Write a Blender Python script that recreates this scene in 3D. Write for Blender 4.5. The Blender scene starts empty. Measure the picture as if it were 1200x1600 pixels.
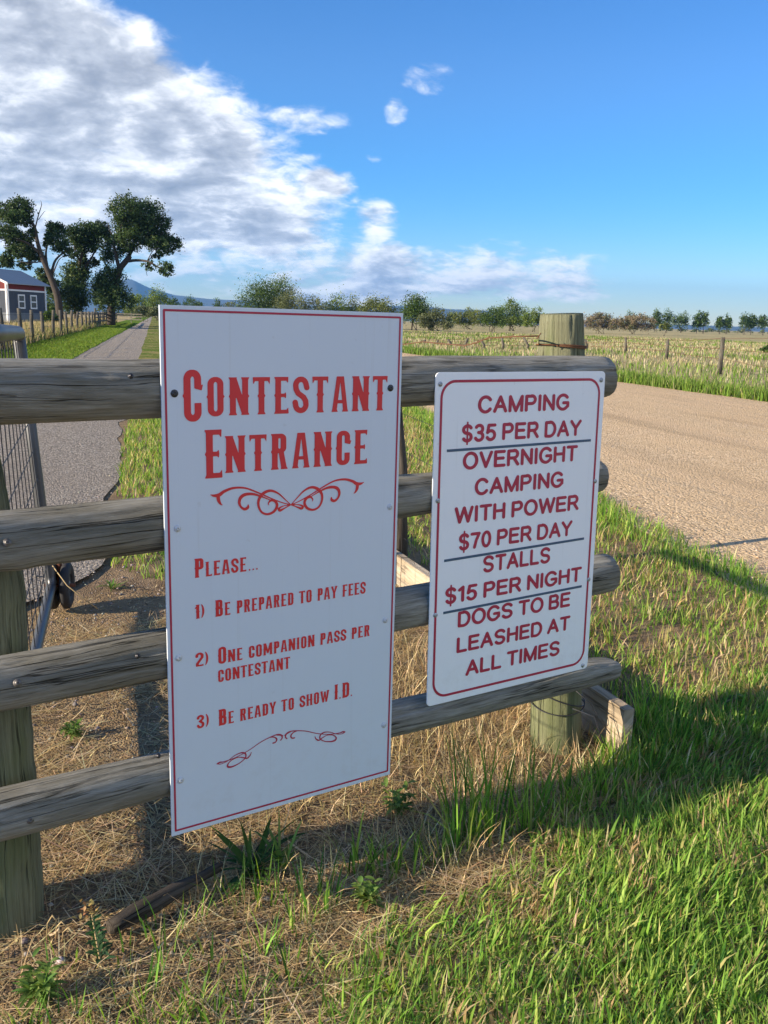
import bpy, math, random
import numpy as np
from mathutils import Vector, Matrix

# ---------------------------------------------------------------- camera, world, sun, exposure
SC = bpy.context.scene
COL = SC.collection
random.seed(7)
RNG = np.random.default_rng(11)
R = math.radians
CAM_H = 1.39
F_PX, PITCH, ROLL = 1418.8, 0.2081, 0.0296          # focal length in pixels of a 1200 px wide picture
cp, sp, cr, sr = math.cos(PITCH), math.sin(PITCH), math.cos(ROLL), math.sin(ROLL)
FWD = Vector((0, cp, -sp)); U0 = Vector((0, sp, cp)); X0 = Vector((1, 0, 0))
RIGHT = X0 * cr + U0 * sr
UP = -X0 * sr + U0 * cr
cam_d = bpy.data.cameras.new('camera')
cam_d.sensor_fit = 'HORIZONTAL'; cam_d.sensor_width = 36.0
cam_d.lens = 36.0 * F_PX / 1200.0
cam_d.clip_start = 0.05; cam_d.clip_end = 40000
cam = bpy.data.objects.new('camera', cam_d); COL.objects.link(cam)
M = Matrix((RIGHT, UP, -FWD)).transposed().to_4x4()
M.translation = Vector((0, 0, CAM_H))
cam.matrix_world = M
SC.camera = cam

SUN_EL, SUN_AZ = R(19), R(247.3)                      # azimuth clockwise from +Y: low sun far left, a little behind the camera
sun_vec = Vector((math.sin(SUN_AZ) * math.cos(SUN_EL), math.cos(SUN_AZ) * math.cos(SUN_EL), math.sin(SUN_EL)))
sd = bpy.data.lights.new('sun', 'SUN'); sd.energy = 5.0; sd.angle = R(0.5); sd.color = (1.0, 0.84, 0.63)
so = bpy.data.objects.new('sun', sd); COL.objects.link(so)
so.rotation_euler = sun_vec.to_track_quat('Z', 'Y').to_euler()
so.location = (-30, -12, 20)

SC.view_settings.view_transform = 'Standard'
SC.view_settings.look = 'None'
SC.view_settings.exposure = 1.12
SC.view_settings.gamma = 1.0
SC.render.engine = 'CYCLES'
SC.cycles.max_bounces = 6
SC.cycles.volume_bounces = 0
SC.cycles.transparent_max_bounces = 8

# ---- node helper
class NT:
    def __init__(s, tree):
        s.t = tree; s.n = tree.nodes; s.l = tree.links
    def node(s, typ, **kw):
        n = s.n.new(typ)
        for k, v in kw.items():
            setattr(n, k, v)
        return n
    def val(s, sock, v):
        if isinstance(v, bpy.types.NodeSocket): s.l.new(v, sock)
        elif v is not None: sock.default_value = v
    def math(s, op, a, b=None, c=None, clamp=False):
        n = s.node('ShaderNodeMath', operation=op, use_clamp=clamp)
        s.val(n.inputs[0], a)
        if b is not None: s.val(n.inputs[1], b)
        if c is not None: s.val(n.inputs[2], c)
        return n.outputs[0]
    def vmath(s, op, a, b=None):
        n = s.node('ShaderNodeVectorMath', operation=op)
        s.val(n.inputs[0], a)
        if b is not None: s.val(n.inputs[1], b)
        return n.outputs[0] if op not in ('DOT_PRODUCT', 'LENGTH') else n.outputs['Value']
    def sep(s, v):
        n = s.node('ShaderNodeSeparateXYZ'); s.val(n.inputs[0], v); return n.outputs
    def comb(s, x, y, z):
        n = s.node('ShaderNodeCombineXYZ')
        for i, v in enumerate((x, y, z)): s.val(n.inputs[i], v)
        return n.outputs[0]
    def noise(s, vec, scale, detail=4, rough=0.55, dist=0.0):
        n = s.node('ShaderNodeTexNoise')
        if vec is not None: s.val(n.inputs['Vector'], vec)
        n.inputs['Scale'].default_value = scale; n.inputs['Detail'].default_value = detail
        n.inputs['Roughness'].default_value = rough; n.inputs['Distortion'].default_value = dist
        return n.outputs[0]
    def voro(s, vec, scale, feature='F1', out=0):
        n = s.node('ShaderNodeTexVoronoi', feature=feature)
        if vec is not None: s.val(n.inputs['Vector'], vec)
        n.inputs['Scale'].default_value = scale
        return n.outputs[out]
    def smooth(s, x, a, b, lo=0.0, hi=1.0):
        n = s.node('ShaderNodeMapRange', interpolation_type='SMOOTHSTEP')
        s.val(n.inputs[0], x); n.inputs[1].default_value = a; n.inputs[2].default_value = b
        n.inputs[3].default_value = lo; n.inputs[4].default_value = hi
        return n.outputs[0]
    def mix(s, f, a, b, blend='MIX'):
        n = s.node('ShaderNodeMix', data_type='RGBA', blend_type=blend)
        s.val(n.inputs[0], f)
        for i, v in ((6, a), (7, b)):
            if isinstance(v, tuple): v = (*v, 1.0) if len(v) == 3 else v
            s.val(n.inputs[i], v)
        return n.outputs[2]
    def ramp(s, f, stops):
        n = s.node('ShaderNodeValToRGB')
        s.val(n.inputs[0], f)
        el = n.color_ramp.elements
        while len(el) < len(stops): el.new(0.5)
        for e, (p, c) in zip(el, stops):
            e.position = p; e.color = (*c, 1.0)
        return n.outputs[0]
    def bump(s, h, strength, dist=0.01):
        n = s.node('ShaderNodeBump'); n.inputs['Strength'].default_value = strength
        n.inputs['Distance'].default_value = dist; s.val(n.inputs['Height'], h)
        return n.outputs[0]

# ---- sky: Nishita plus a procedural cloud layer, all in world directions
W = bpy.data.worlds.new('World'); SC.world = W; W.use_nodes = True
k = NT(W.node_tree)
for n in list(k.n): k.n.remove(n)
sky = k.node('ShaderNodeTexSky', sky_type='NISHITA')
sky.sun_disc = False; sky.sun_elevation = SUN_EL; sky.sun_rotation = SUN_AZ
sky.air_density = 1.0; sky.dust_density = 0.3; sky.ozone_density = 2.2; sky.altitude = 1400
gen = k.node('ShaderNodeTexCoord').outputs['Generated']
dx, dy, dz = k.sep(gen)
hor = k.math('POWER', k.math('ADD', k.math('MULTIPLY', dx, dx), k.math('MULTIPLY', dy, dy)), 0.5)
az = k.math('MULTIPLY', k.math('ARCTAN2', dx, dy), 57.2958)          # degrees from +Y
el = k.math('MULTIPLY', k.math('ARCTAN2', dz, hor), 57.2958)
zz = k.math('ADD', k.math('MAXIMUM', dz, 0.0), 0.30)
layer = k.comb(k.math('DIVIDE', dx, zz), k.math('DIVIDE', dy, zz), 0.0)   # flat cloud layer seen in perspective
def cloudn(off):
    v = k.vmath('ADD', layer, off)
    return k.noise(v, 4.0, 4, 0.52, 0.35), k.noise(v, 13.5, 8, 0.62, 0.35)
n_big, n_fine = cloudn((0.0, 0.0, 0.0))
n_off, n_off2 = cloudn((-0.045, -0.055, 0.0))                             # towards the sun: gives clouds a lit side
# bank on the left: its right edge runs from high left of centre down to the horizon right of centre
hi = k.math('MAXIMUM', k.math('SUBTRACT', el, 9.0), 0.0); lo = k.math('MAXIMUM', k.math('SUBTRACT', 9.0, el), 0.0)
edge_az = k.math('ADD', k.math('SUBTRACT', k.math('MULTIPLY', lo, 0.70), k.math('MULTIPLY', k.math('MULTIPLY', hi, hi), 0.19)), -5.0)
edge = k.math('SUBTRACT', edge_az, az)
inside = k.math('MULTIPLY', k.smooth(edge, -4.5, 7.0, -0.32, 0.30), k.smooth(az, -75.0, -48.0))
inside = k.math('SUBTRACT', inside, k.smooth(az, -48.0, -75.0, 0.0, 0.34))
back = k.math('MULTIPLY', k.smooth(az, 62.0, 85.0), k.math('MULTIPLY', k.smooth(az, 179.0, 165.0), k.smooth(el, 75.0, 45.0)))  # unseen clouds right and behind the camera, added to brighten the shaded signs
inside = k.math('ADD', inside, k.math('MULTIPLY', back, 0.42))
low_gap = k.math('MULTIPLY', k.smooth(el, 5.2, 2.0), k.smooth(az, -2.0, -9.0))      # clear strip above the left horizon
band = k.math('MULTIPLY', k.math('MULTIPLY', k.smooth(el, 0.6, 1.8), k.smooth(el, 6.5, 3.4)), k.math('MULTIPLY', k.smooth(az, -4.0, 0.0), k.smooth(az, 19.0, 10.0)))
dens = k.math('ADD', k.math('MULTIPLY', n_big, 0.60), k.math('MULTIPLY', n_fine, 0.42))
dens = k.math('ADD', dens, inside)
dens = k.math('SUBTRACT', dens, k.math('MULTIPLY', low_gap, 0.33))
dens = k.math('ADD', dens, k.math('MULTIPLY', band, 0.42))
def puff(a0, e0, wa, we, amt):
    d2 = k.math('ADD', k.math('POWER', k.math('DIVIDE', k.math('SUBTRACT', az, a0), wa), 2.0), k.math('POWER', k.math('DIVIDE', k.math('SUBTRACT', el, e0), we), 2.0))
    return k.math('MULTIPLY', k.smooth(d2, 1.0, 0.0), amt)
for args in ((1.9, 13.7, 2.6, 1.4, 0.30), (0.0, 11.9, 1.2, 1.4, 0.285), (-4.6, 11.6, 3.4, 1.4, 0.27), (-0.7, 6.0, 1.9, 1.3, 0.27), (-3.6, 8.0, 2.4, 1.1, 0.24), (-1.2, 9.6, 1.0, .8, .2), (-2.6, 8.5, 4.5, 4.5, 0.13)):
    dens = k.math('ADD', dens, puff(*args))
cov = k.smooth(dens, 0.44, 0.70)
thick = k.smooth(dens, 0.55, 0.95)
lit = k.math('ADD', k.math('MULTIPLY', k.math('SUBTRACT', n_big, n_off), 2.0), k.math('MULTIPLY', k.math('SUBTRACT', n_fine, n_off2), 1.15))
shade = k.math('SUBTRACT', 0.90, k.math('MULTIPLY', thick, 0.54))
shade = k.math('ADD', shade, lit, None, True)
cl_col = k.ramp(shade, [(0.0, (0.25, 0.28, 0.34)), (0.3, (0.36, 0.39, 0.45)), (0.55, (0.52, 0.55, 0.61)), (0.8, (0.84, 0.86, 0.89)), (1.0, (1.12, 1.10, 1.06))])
hsv = k.node('ShaderNodeHueSaturation'); k.l.new(k.smooth(el, 0.0, 15.0, 1.75, 1.30), hsv.inputs['Saturation'])
k.l.new(sky.outputs[0], hsv.inputs['Color'])
SKY_S = 0.085
cl_scaled = k.mix(1.0, cl_col, (7.4, 7.4, 7.4), 'MULTIPLY')
up = k.smooth(el, 0.0, 0.8)
tinted = k.mix(1.0, hsv.outputs[0], (0.98, 0.97, 1.14), 'MULTIPLY')
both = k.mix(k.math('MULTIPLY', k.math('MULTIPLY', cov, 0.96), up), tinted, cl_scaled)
bg = k.node('ShaderNodeBackground'); bg.inputs[1].default_value = SKY_S
k.l.new(both, bg.inputs[0])
out = k.node('ShaderNodeOutputWorld'); k.l.new(bg.outputs[0], out.inputs[0])

# ---------------------------------------------------------------- geometry helpers
def ray(px, py):
    return RIGHT * ((px - 600) / F_PX) - UP * ((py - 800) / F_PX) + FWD
def P(px, py, Y):                    # the point seen at that pixel at distance Y straight ahead
    v = ray(px, py) * 1.0
    return Vector((0, 0, CAM_H)) + v * (Y / v.y)
def ground_at(px, py, z=0.0):
    v = ray(px, py)
    return Vector((0, 0, CAM_H)) + v * ((z - CAM_H) / v.z)
# frame of the plot: gv runs along road and path, ev across; fence frame: FD along the fence, FN towards the viewer
GV = Vector((-0.247, 0.969, 0)); EV = Vector((0.969, 0.247, 0))
def AB(a, b, z=0.0): return EV * a + GV * b + Vector((0, 0, z))
YAW = 0.573
FD = Vector((math.cos(YAW), math.sin(YAW), 0)); FN = Vector((math.sin(YAW), -math.cos(YAW), 0))
FO = Vector((0, 2.2423, 0))
def FU(u, off, z): return FO + FD * u + FN * off + Vector((0, 0, z))

def mk(name, verts, faces, mat, parent=None, smooth=False, uv=None, col=None, origin=None):
    """one mesh object; verts in world coordinates, stored relative to the parent (or origin)"""
    V = np.asarray(verts, dtype=np.float32).reshape(-1, 3)
    if parent is not None: V = V - np.array(parent.location, dtype=np.float32)
    elif origin is not None: V = V - np.array(origin, dtype=np.float32)
    me = bpy.data.meshes.new(name)
    if isinstance(faces, tuple):                     # (quads, tris) arrays
        q, t = faces
        q = np.asarray(q, np.int32).reshape(-1, 4); t = np.asarray(t, np.int32).reshape(-1, 3)
        me.vertices.add(len(V)); me.vertices.foreach_set('co', V.ravel())
        nl = q.size + t.size
        me.loops.add(nl); me.loops.foreach_set('vertex_index', np.concatenate([q.ravel(), t.ravel()]))
        st = np.concatenate([np.arange(len(q)) * 4, q.size + np.arange(len(t)) * 3]).astype(np.int32)
        me.polygons.add(len(st)); me.polygons.foreach_set('loop_start', st)
        me.update(calc_edges=True)
    else:
        me.from_pydata([tuple(map(float, v)) for v in V], [], faces)
    if uv is not None:
        uvl = me.uv_layers.new(name='UVMap')
        li = np.empty(len(me.loops), np.int32); me.loops.foreach_get('vertex_index', li)
        uvl.data.foreach_set('uv', np.asarray(uv, np.float32)[li].ravel())
    if col is not None:
        at = me.color_attributes.new('tint', 'FLOAT_COLOR', 'POINT')
        c = np.ones((len(V), 4), np.float32); c[:, :3] = col
        at.data.foreach_set('color', c.ravel())
    if smooth: me.polygons.foreach_set('use_smooth', np.ones(len(me.polygons), bool))
    me.materials.append(mat)
    o = bpy.data.objects.new(name, me); COL.objects.link(o)
    if parent is not None: o.parent = parent
    elif origin is not None: o.location = origin
    return o
def tag(o, label, cat, group=None):
    o['label'] = label; o['category'] = cat
    if group: o['group'] = group
    return o
def thing(name, label, cat, loc, group=None):
    o = bpy.data.objects.new(name, None); COL.objects.link(o)
    o.location = loc; o.empty_display_size = 0.1
    return tag(o, label, cat, group)
def struct(o): o['kind'] = 'structure'; return o
def stuff(o): o['kind'] = 'stuff'; return o

class MB:
    def __init__(s): s.v = []; s.f = []; s.uv = []
    def add(s, v, f, uv=None):
        n = len(s.v); s.v += [tuple(x) for x in v]; s.f += [tuple(i + n for i in ff) for ff in f]
        s.uv += list(uv) if uv is not None else [(x[0], x[2]) for x in v]
    def box(s, c, ax, ay, az):
        """box with centre c and half-axis vectors"""
        c, ax, ay, az = map(Vector, (c, ax, ay, az))
        v = [c + ax * i + ay * j + az * l for l in (-1, 1) for j in (-1, 1) for i in (-1, 1)]
        f = [(0, 2, 3, 1), (4, 5, 7, 6), (0, 1, 5, 4), (2, 6, 7, 3), (0, 4, 6, 2), (1, 3, 7, 5)]
        La, Lb = ax.length, az.length
        uv = [(La * i + 7.3 * len(s.v) % 5, Lb * l + ay.length * j) for l in (-1, 1) for j in (-1, 1) for i in (-1, 1)]
        s.add(v, f, uv)
    def tube(s, pts, rad, seg=8, caps=True, jitter=0.0, u0=0.0, phase=0.0):
        pts = [Vector(p) for p in pts]
        if not hasattr(rad, '__len__'): rad = [rad] * len(pts)
        n0 = len(s.v); L = u0; T = None
        ref = None; V = []; UV = []
        for i, p in enumerate(pts):
            a = pts[max(i - 1, 0)]; b = pts[min(i + 1, len(pts) - 1)]
            t = (b - a).normalized()
            if ref is None:
                ref = t.orthogonal().normalized() if abs(t.z) > 0.9 else Vector((0, 0, -1))
            x = (ref - t * ref.dot(t))
            x = x.normalized() if x.length > 1e-6 else t.orthogonal().normalized()
            ref = x; y = t.cross(x)
            if i: L += (p - pts[i - 1]).length
            for j in range(seg + 1):
                an = 2 * math.pi * j / seg + phase
                r = rad[i]
                if jitter and j < seg: r *= 1 + jitter * math.sin(3.1 * an + i * 0.7) * random.uniform(0.3, 1)
                if jitter and j == seg: r = (Vector(V[-seg]) - p).length
                V.append(p + (x * math.cos(an) + y * math.sin(an)) * r)
                UV.append((L, an * max(rad)))
        F = []
        m = seg + 1
        for i in range(len(pts) - 1):
            for j in range(seg):
                F.append((i * m + j, i * m + j + 1, (i + 1) * m + j + 1, (i + 1) * m + j))
        if caps:
            for i, fl in ((0, True), (len(pts) - 1, False)):
                V.append(pts[i]); UV.append((u0, 0)); c = len(V) - 1
                for j in range(seg):
                    q = (i * m + j, i * m + j + 1, c)
                    F.append(q[::-1] if fl else q)
        s.add(V, F, UV)
    def build(s, name, mat, parent=None, smooth=False, origin=None):
        return mk(name, s.v, s.f, mat, parent, smooth, s.uv, None, origin)

def vnoise(x, y, sc, seed=0):
    """2-D value noise in numpy, 0..1"""
    x = np.asarray(x, float) * sc + 1000.3 + seed * 17.17; y = np.asarray(y, float) * sc + 1000.7 + seed * 5.31
    xi = np.floor(x).astype(np.int64); yi = np.floor(y).astype(np.int64); fx = x - xi; fy = y - yi
    def h(i, j):
        n = (i * 374761393 + j * 668265263 + seed * 974711) & 0xffffffff
        n = ((n ^ (n >> 13)) * 1274126177) & 0xffffffff
        return ((n ^ (n >> 16)) & 0xffff) / 65535.0
    fx = fx * fx * (3 - 2 * fx); fy = fy * fy * (3 - 2 * fy)
    return (h(xi, yi) * (1 - fx) + h(xi + 1, yi) * fx) * (1 - fy) + (h(xi, yi + 1) * (1 - fx) + h(xi + 1, yi + 1) * fx) * fy
def fbm(x, y, sc, seed=0, o=4):
    t = 0; a = 0.5; w = 0
    for i in range(o):
        t = t + a * vnoise(x, y, sc * 2 ** i, seed + i); w += a; a *= 0.5
    return t / w

# ---------------------------------------------------------------- materials
def mat(name):
    m = bpy.data.materials.new(name); m.use_nodes = True
    t = NT(m.node_tree); b = m.node_tree.nodes['Principled BSDF']
    b.inputs['Roughness'].default_value = 0.7
    return m, t, b
def simple(name, rgb, rough=0.6, metal=0.0, var=0.12, scale=30):
    m, t, b = mat(name)
    oc = t.node('ShaderNodeTexCoord').outputs['Object']
    n = t.noise(oc, scale, 4, 0.6)
    c = t.mix(n, tuple(x * (1 - var * 2) for x in rgb), tuple(min(1, x * (1 + var * 2)) for x in rgb))
    t.l.new(c, b.inputs['Base Color'])
    b.inputs['Roughness'].default_value = rough; b.inputs['Metallic'].default_value = metal
    return m
def wood(name, light, mid, dark, crack=0.6, along=1.6, across=34, stain=None):
    """weathered wood with the grain along U"""
    m, t, b = mat(name)
    uv = t.node('ShaderNodeTexCoord').outputs['UV']
    u, v, _ = t.sep(uv)
    warp = t.noise(t.comb(t.math('MULTIPLY', u, 2.0), t.math('MULTIPLY', v, 7.0), 0.0), 1.0, 3, 0.5)
    v2 = t.math('ADD', v, t.math('MULTIPLY', warp, 0.035))
    g = t.noise(t.comb(t.math('MULTIPLY', u, along), t.math('MULTIPLY', v2, across), 0.0), 1.0, 6, 0.62)
    g2 = t.noise(t.comb(t.math('MULTIPLY', u, along * 3.1), t.math('MULTIPLY', v2, across * 5.2), 3.0), 1.0, 5, 0.7)
    big = t.noise(t.comb(t.math('MULTIPLY', u, 2.2), t.math('MULTIPLY', v, 8.0), 9.0), 1.0, 4, 0.6)
    f = t.math('ADD', t.math('MULTIPLY', g, 0.6), t.math('MULTIPLY', g2, 0.4))
    c = t.ramp(f, [(0.30, dark), (0.46, mid), (0.66, light)])
    c = t.mix(t.smooth(big, 0.42, 0.66), c, t.mix(0.55, c, stain if stain else dark))
    ck = t.noise(t.comb(t.math('MULTIPLY', u, 0.9), t.math('MULTIPLY', v2, 26.0), 5.0), 1.0, 4, 0.55)
    line = t.math('SUBTRACT', 1.0, t.smooth(t.math('ABSOLUTE', t.math('SUBTRACT', ck, 0.5)), 0.0, 0.016))
    line = t.math('MULTIPLY', line, t.smooth(big, 0.40, 0.60))
    c = t.mix(t.math('MULTIPLY', line, crack), c, tuple(x * 0.18 for x in dark))
    kn = t.voro(t.comb(t.math('MULTIPLY', u, 3.3), t.math('MULTIPLY', v, 7.0), 0.0), 1.0)
    knot = t.smooth(kn, 0.09, 0.05)
    c = t.mix(t.math('MULTIPLY', knot, 0.75), c, tuple(x * 0.5 for x in dark))
    t.l.new(c, b.inputs['Base Color'])
    h = t.math('SUBTRACT', t.math('ADD', f, t.math('MULTIPLY', g2, 0.6)), t.math('MULTIPLY', line, 1.4))
    t.l.new(t.bump(h, 0.9, 0.006), b.inputs['Normal'])
    b.inputs['Roughness'].default_value = 0.85
    b.inputs['Specular IOR Level'].default_value = 0.2
    return m
M_rail = wood('weathered log', (0.47, 0.46, 0.415), (0.285, 0.275, 0.235), (0.085, 0.075, 0.055), 0.85, 6.0, 110, stain=(0.115, 0.10, 0.058))
M_end = wood('log end grain', (0.22, 0.19, 0.14), (0.13, 0.11, 0.08), (0.05, 0.045, 0.035), 0.8, 8, 30)
M_post = wood('green treated post', (0.30, 0.305, 0.195), (0.175, 0.18, 0.11), (0.05, 0.05, 0.03), 0.8, 2.6, 80, stain=(0.13, 0.16, 0.06))
M_plank = wood('pale plank', (0.62, 0.54, 0.42), (0.46, 0.38, 0.27), (0.26, 0.20, 0.13), 0.5, 1.4, 60)
M_old = wood('grey driftwood', (0.15, 0.13, 0.11), (0.08, 0.068, 0.056), (0.03, 0.025, 0.02), 0.8, 1.8, 70)
M_fpost = wood('grey fence post', (0.17, 0.16, 0.13), (0.11, 0.10, 0.08), (0.045, 0.04, 0.032), 0.5)
M_bark = simple('bark', (0.05, 0.04, 0.032), 0.95, 0, 0.25, 4)
M_wire = simple('rusty wire', (0.16, 0.075, 0.035), 0.75, 0.4, 0.25, 90)
M_gwire = simple('dark galvanised wire', (0.03, 0.032, 0.038), 0.6, 0.3, 0.2, 60)
M_pipe = simple('galvanised pipe', (0.085, 0.088, 0.092), 0.42, 0.45, 0.12, 14)
M_tyre = simple('black rubber', (0.022, 0.022, 0.024), 0.75, 0, 0.3, 40)
M_rim = simple('dull steel', (0.16, 0.15, 0.14), 0.5, 0.6, 0.2, 40)
M_rust = simple('rusty bracket', (0.14, 0.055, 0.03), 0.8, 0.3, 0.3, 60)
M_screw = simple('zinc screw', (0.42, 0.43, 0.44), 0.35, 0.7, 0.1, 200)
M_dscrew = simple('dark bolt', (0.07, 0.07, 0.075), 0.4, 0.7, 0.2, 200)
M_wscrew = simple('white screw cap', (0.58, 0.60, 0.62), 0.4, 0.1, 0.05, 200)
M_red = simple('red vinyl', (0.68, 0.03, 0.036), 0.42, 0, 0.05, 9)
M_maroon = simple('dark red paint', (0.43, 0.02, 0.06), 0.45, 0, 0.07, 12)
M_navy = simple('blue grey paint', (0.045, 0.10, 0.17), 0.45, 0, 0.07, 12)
def sign_mat(name, rgb, rough):
    m, t, b = mat(name)
    oc = t.node('ShaderNodeTexCoord').outputs['Object']
    n = t.noise(oc, 2.2, 5, 0.6); n2 = t.noise(oc, 160, 2, 0.5)
    spots = t.smooth(t.noise(oc, 38, 3, 0.5), 0.70, 0.78)
    c = t.mix(n, tuple(x * 0.95 for x in rgb), rgb)
    c = t.mix(t.math('MULTIPLY', spots, 0.14), c, (0.35, 0.32, 0.27))
    ox, oy, oz = t.sep(oc)
    foot = t.math('MULTIPLY', t.smooth(oz, 0.26, 0.0), t.smooth(t.noise(oc, 24, 5, 0.7), 0.42, 0.72))
    c = t.mix(t.math('MULTIPLY', foot, 0.13), c, (0.42, 0.36, 0.28))
    runs = t.noise(t.comb(t.math('MULTIPLY', t.math('ADD', ox, oy), 34.0), t.math('MULTIPLY', oz, 1.1), 0.0), 1.0, 4, 0.65)
    c = t.mix(t.math('MULTIPLY', t.smooth(runs, 0.56, 0.74), 0.13), c, (0.40, 0.39, 0.36))
    t.l.new(c, b.inputs['Base Color']); b.inputs['Roughness'].default_value = rough
    t.l.new(t.bump(n2, 0.05, 0.001), b.inputs['Normal'])
    return m
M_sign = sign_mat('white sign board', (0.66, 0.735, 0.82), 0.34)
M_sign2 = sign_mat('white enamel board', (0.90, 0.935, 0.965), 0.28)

def leafmat(name, trans=0.35, rough=0.55, spec=0.25):
    m, t, b = mat(name)
    a = t.node('ShaderNodeAttribute', attribute_name='tint').outputs['Color']
    t.l.new(a, b.inputs['Base Color']); b.inputs['Roughness'].default_value = rough
    b.inputs['Specular IOR Level'].default_value = spec
    tr = t.node('ShaderNodeBsdfTranslucent')
    t.l.new(t.mix(1.0, a, (1.25, 1.2, 0.6), 'MULTIPLY'), tr.inputs['Color'])
    mx = t.node('ShaderNodeMixShader'); mx.inputs[0].default_value = trans
    t.l.new(b.outputs[0], mx.inputs[1]); t.l.new(tr.outputs[0], mx.inputs[2])
    t.l.new(mx.outputs[0], t.n['Material Output'].inputs[0])
    return m
M_grass = leafmat('grass blade', 0.48, 0.6, 0.2)
M_leaf = leafmat('tree leaf', 0.32)
M_straw = leafmat('dry straw', 0.2, 0.7, 0.15)
M_hay = simple('dry stalk', (0.42, 0.31, 0.15), 0.8, 0, 0.2, 50)

def soil_mat():
    m, t, b = mat('soil and litter')
    g = t.node('ShaderNodeNewGeometry').outputs['Position']
    big = t.noise(g, 0.9, 5, 0.6); mid = t.noise(g, 9, 5, 0.6)
    st = t.noise(t.vmath('MULTIPLY', g, (1, 1, 1)), 70, 4, 0.7, 1.5)
    peb = t.voro(g, 120)
    c = t.ramp(t.math('ADD', t.math('MULTIPLY', mid, 0.5), t.math('MULTIPLY', st, 0.5)), [(0.30, (0.055, 0.038, 0.024)), (0.5, (0.19, 0.135, 0.085)), (0.70, (0.40, 0.295, 0.19))])
    c = t.mix(t.smooth(big, 0.4, 0.62), c, t.mix(0.6, c, (0.36, 0.26, 0.14)))
    t.l.new(c, b.inputs['Base Color'])
    h = t.math('ADD', t.math('MULTIPLY', st, 0.6), t.math('SUBTRACT', 0.5, peb))
    t.l.new(t.bump(h, 0.8, 0.012), b.inputs['Normal']); b.inputs['Roughness'].default_value = 0.95
    b.inputs['Specular IOR Level'].default_value = 0.1
    return m
M_soil = soil_mat()
def gravel_mat(name, cs, tint, s1, track=False):
    m, t, b = mat(name)
    g = t.node('ShaderNodeNewGeometry').outputs['Position']
    cell = t.node('ShaderNodeTexVoronoi'); t.l.new(g, cell.inputs['Vector']); cell.inputs['Scale'].default_value = s1
    cell2 = t.voro(g, s1 * 2.6); fine = t.noise(g, s1 * 3, 3, 0.7); big = t.noise(g, 0.5, 5, 0.6)
    rnd = t.sep(cell.outputs['Color'])[0]
    f = t.math('ADD', t.math('MULTIPLY', rnd, 0.6), t.math('MULTIPLY', fine, 0.4))
    c = t.ramp(f, cs)
    c = t.mix(t.smooth(big, 0.35, 0.65), c, t.mix(0.5, c, tint))
    if track:
        a = t.vmath('DOT_PRODUCT', g, tuple(EV)); bb = t.vmath('DOT_PRODUCT', g, tuple(GV))
        st = t.noise(t.comb(t.math('MULTIPLY', a, 1.7), t.math('MULTIPLY', bb, 0.06), 0.0), 1.0, 4, 0.6)
        c = t.mix(t.smooth(st, 0.40, 0.62), c, t.mix(0.45, c, (0.66, 0.475, 0.285)))
        st2 = t.noise(t.comb(t.math('MULTIPLY', a, 1.1), t.math('MULTIPLY', bb, 0.1), 7.0), 1.0, 4, 0.6)
        c = t.mix(t.math('MULTIPLY', t.smooth(st2, 0.52, 0.68), 0.55), c, (0.42, 0.30, 0.18))
    t.l.new(c, b.inputs['Base Color'])
    h = t.math('ADD', t.math('SUBTRACT', 0.6, cell.outputs[0]), t.math('MULTIPLY', t.math('SUBTRACT', 0.5, cell2), 0.5))
    t.l.new(t.bump(h, 0.9, 0.022), b.inputs['Normal']); b.inputs['Roughness'].default_value = 0.95
    b.inputs['Specular IOR Level'].default_value = 0.12
    return m
M_road = gravel_mat('tan gravel', [(0.12, (0.31, 0.21, 0.12)), (0.45, (0.61, 0.445, 0.265)), (0.85, (0.80, 0.63, 0.42))], (0.60, 0.44, 0.255), 42, True)
M_path = gravel_mat('grey chip seal', [(0.15, (0.12, 0.105, 0.09)), (0.5, (0.30, 0.268, 0.228)), (0.85, (0.52, 0.475, 0.41))], (0.29, 0.25, 0.205), 62)
def field_mat(name, dry, green, amount, sc=0.06, sx=0.35):
    m, t, b = mat(name)
    g = t.node('ShaderNodeNewGeometry').outputs['Position']
    n = t.noise(t.vmath('MULTIPLY', g, (sx, 1.0, 1.0)), sc, 6, 0.62); n2 = t.noise(g, 6.0, 4, 0.7); n3 = t.noise(t.vmath('MULTIPLY', g, (sx * 0.9, 1.0, 1.0)), sc * 5, 4, 0.6)
    f = t.math('ADD', t.math('MULTIPLY', n, 0.65), t.math('MULTIPLY', n3, 0.35))
    c = t.mix(t.smooth(f, amount - 0.05, amount + 0.08), dry, green)
    c = t.mix(n2, t.mix(1.0, c, (0.7, 0.7, 0.7), 'MULTIPLY'), t.mix(1.0, c, (1.25, 1.25, 1.25), 'MULTIPLY'))
    t.l.new(c, b.inputs['Base Color']); t.l.new(t.bump(n2, 1.0, 0.1), b.inputs['Normal'])
    b.inputs['Roughness'].default_value = 1.0; b.inputs['Specular IOR Level'].default_value = 0.0
    return m
M_field = field_mat('dry meadow', (0.42, 0.36, 0.20), (0.17, 0.19, 0.075), 0.55)
M_lfield = field_mat('dry pasture', (0.42, 0.34, 0.19), (0.20, 0.20, 0.08), 0.60)
M_lawn = field_mat('mown lawn', (0.13, 0.20, 0.035), (0.085, 0.15, 0.025), 0.52, 0.4)
M_hill = simple('hill scrub', (0.055, 0.065, 0.05), 1.0, 0, 0.3, 0.004)

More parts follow.
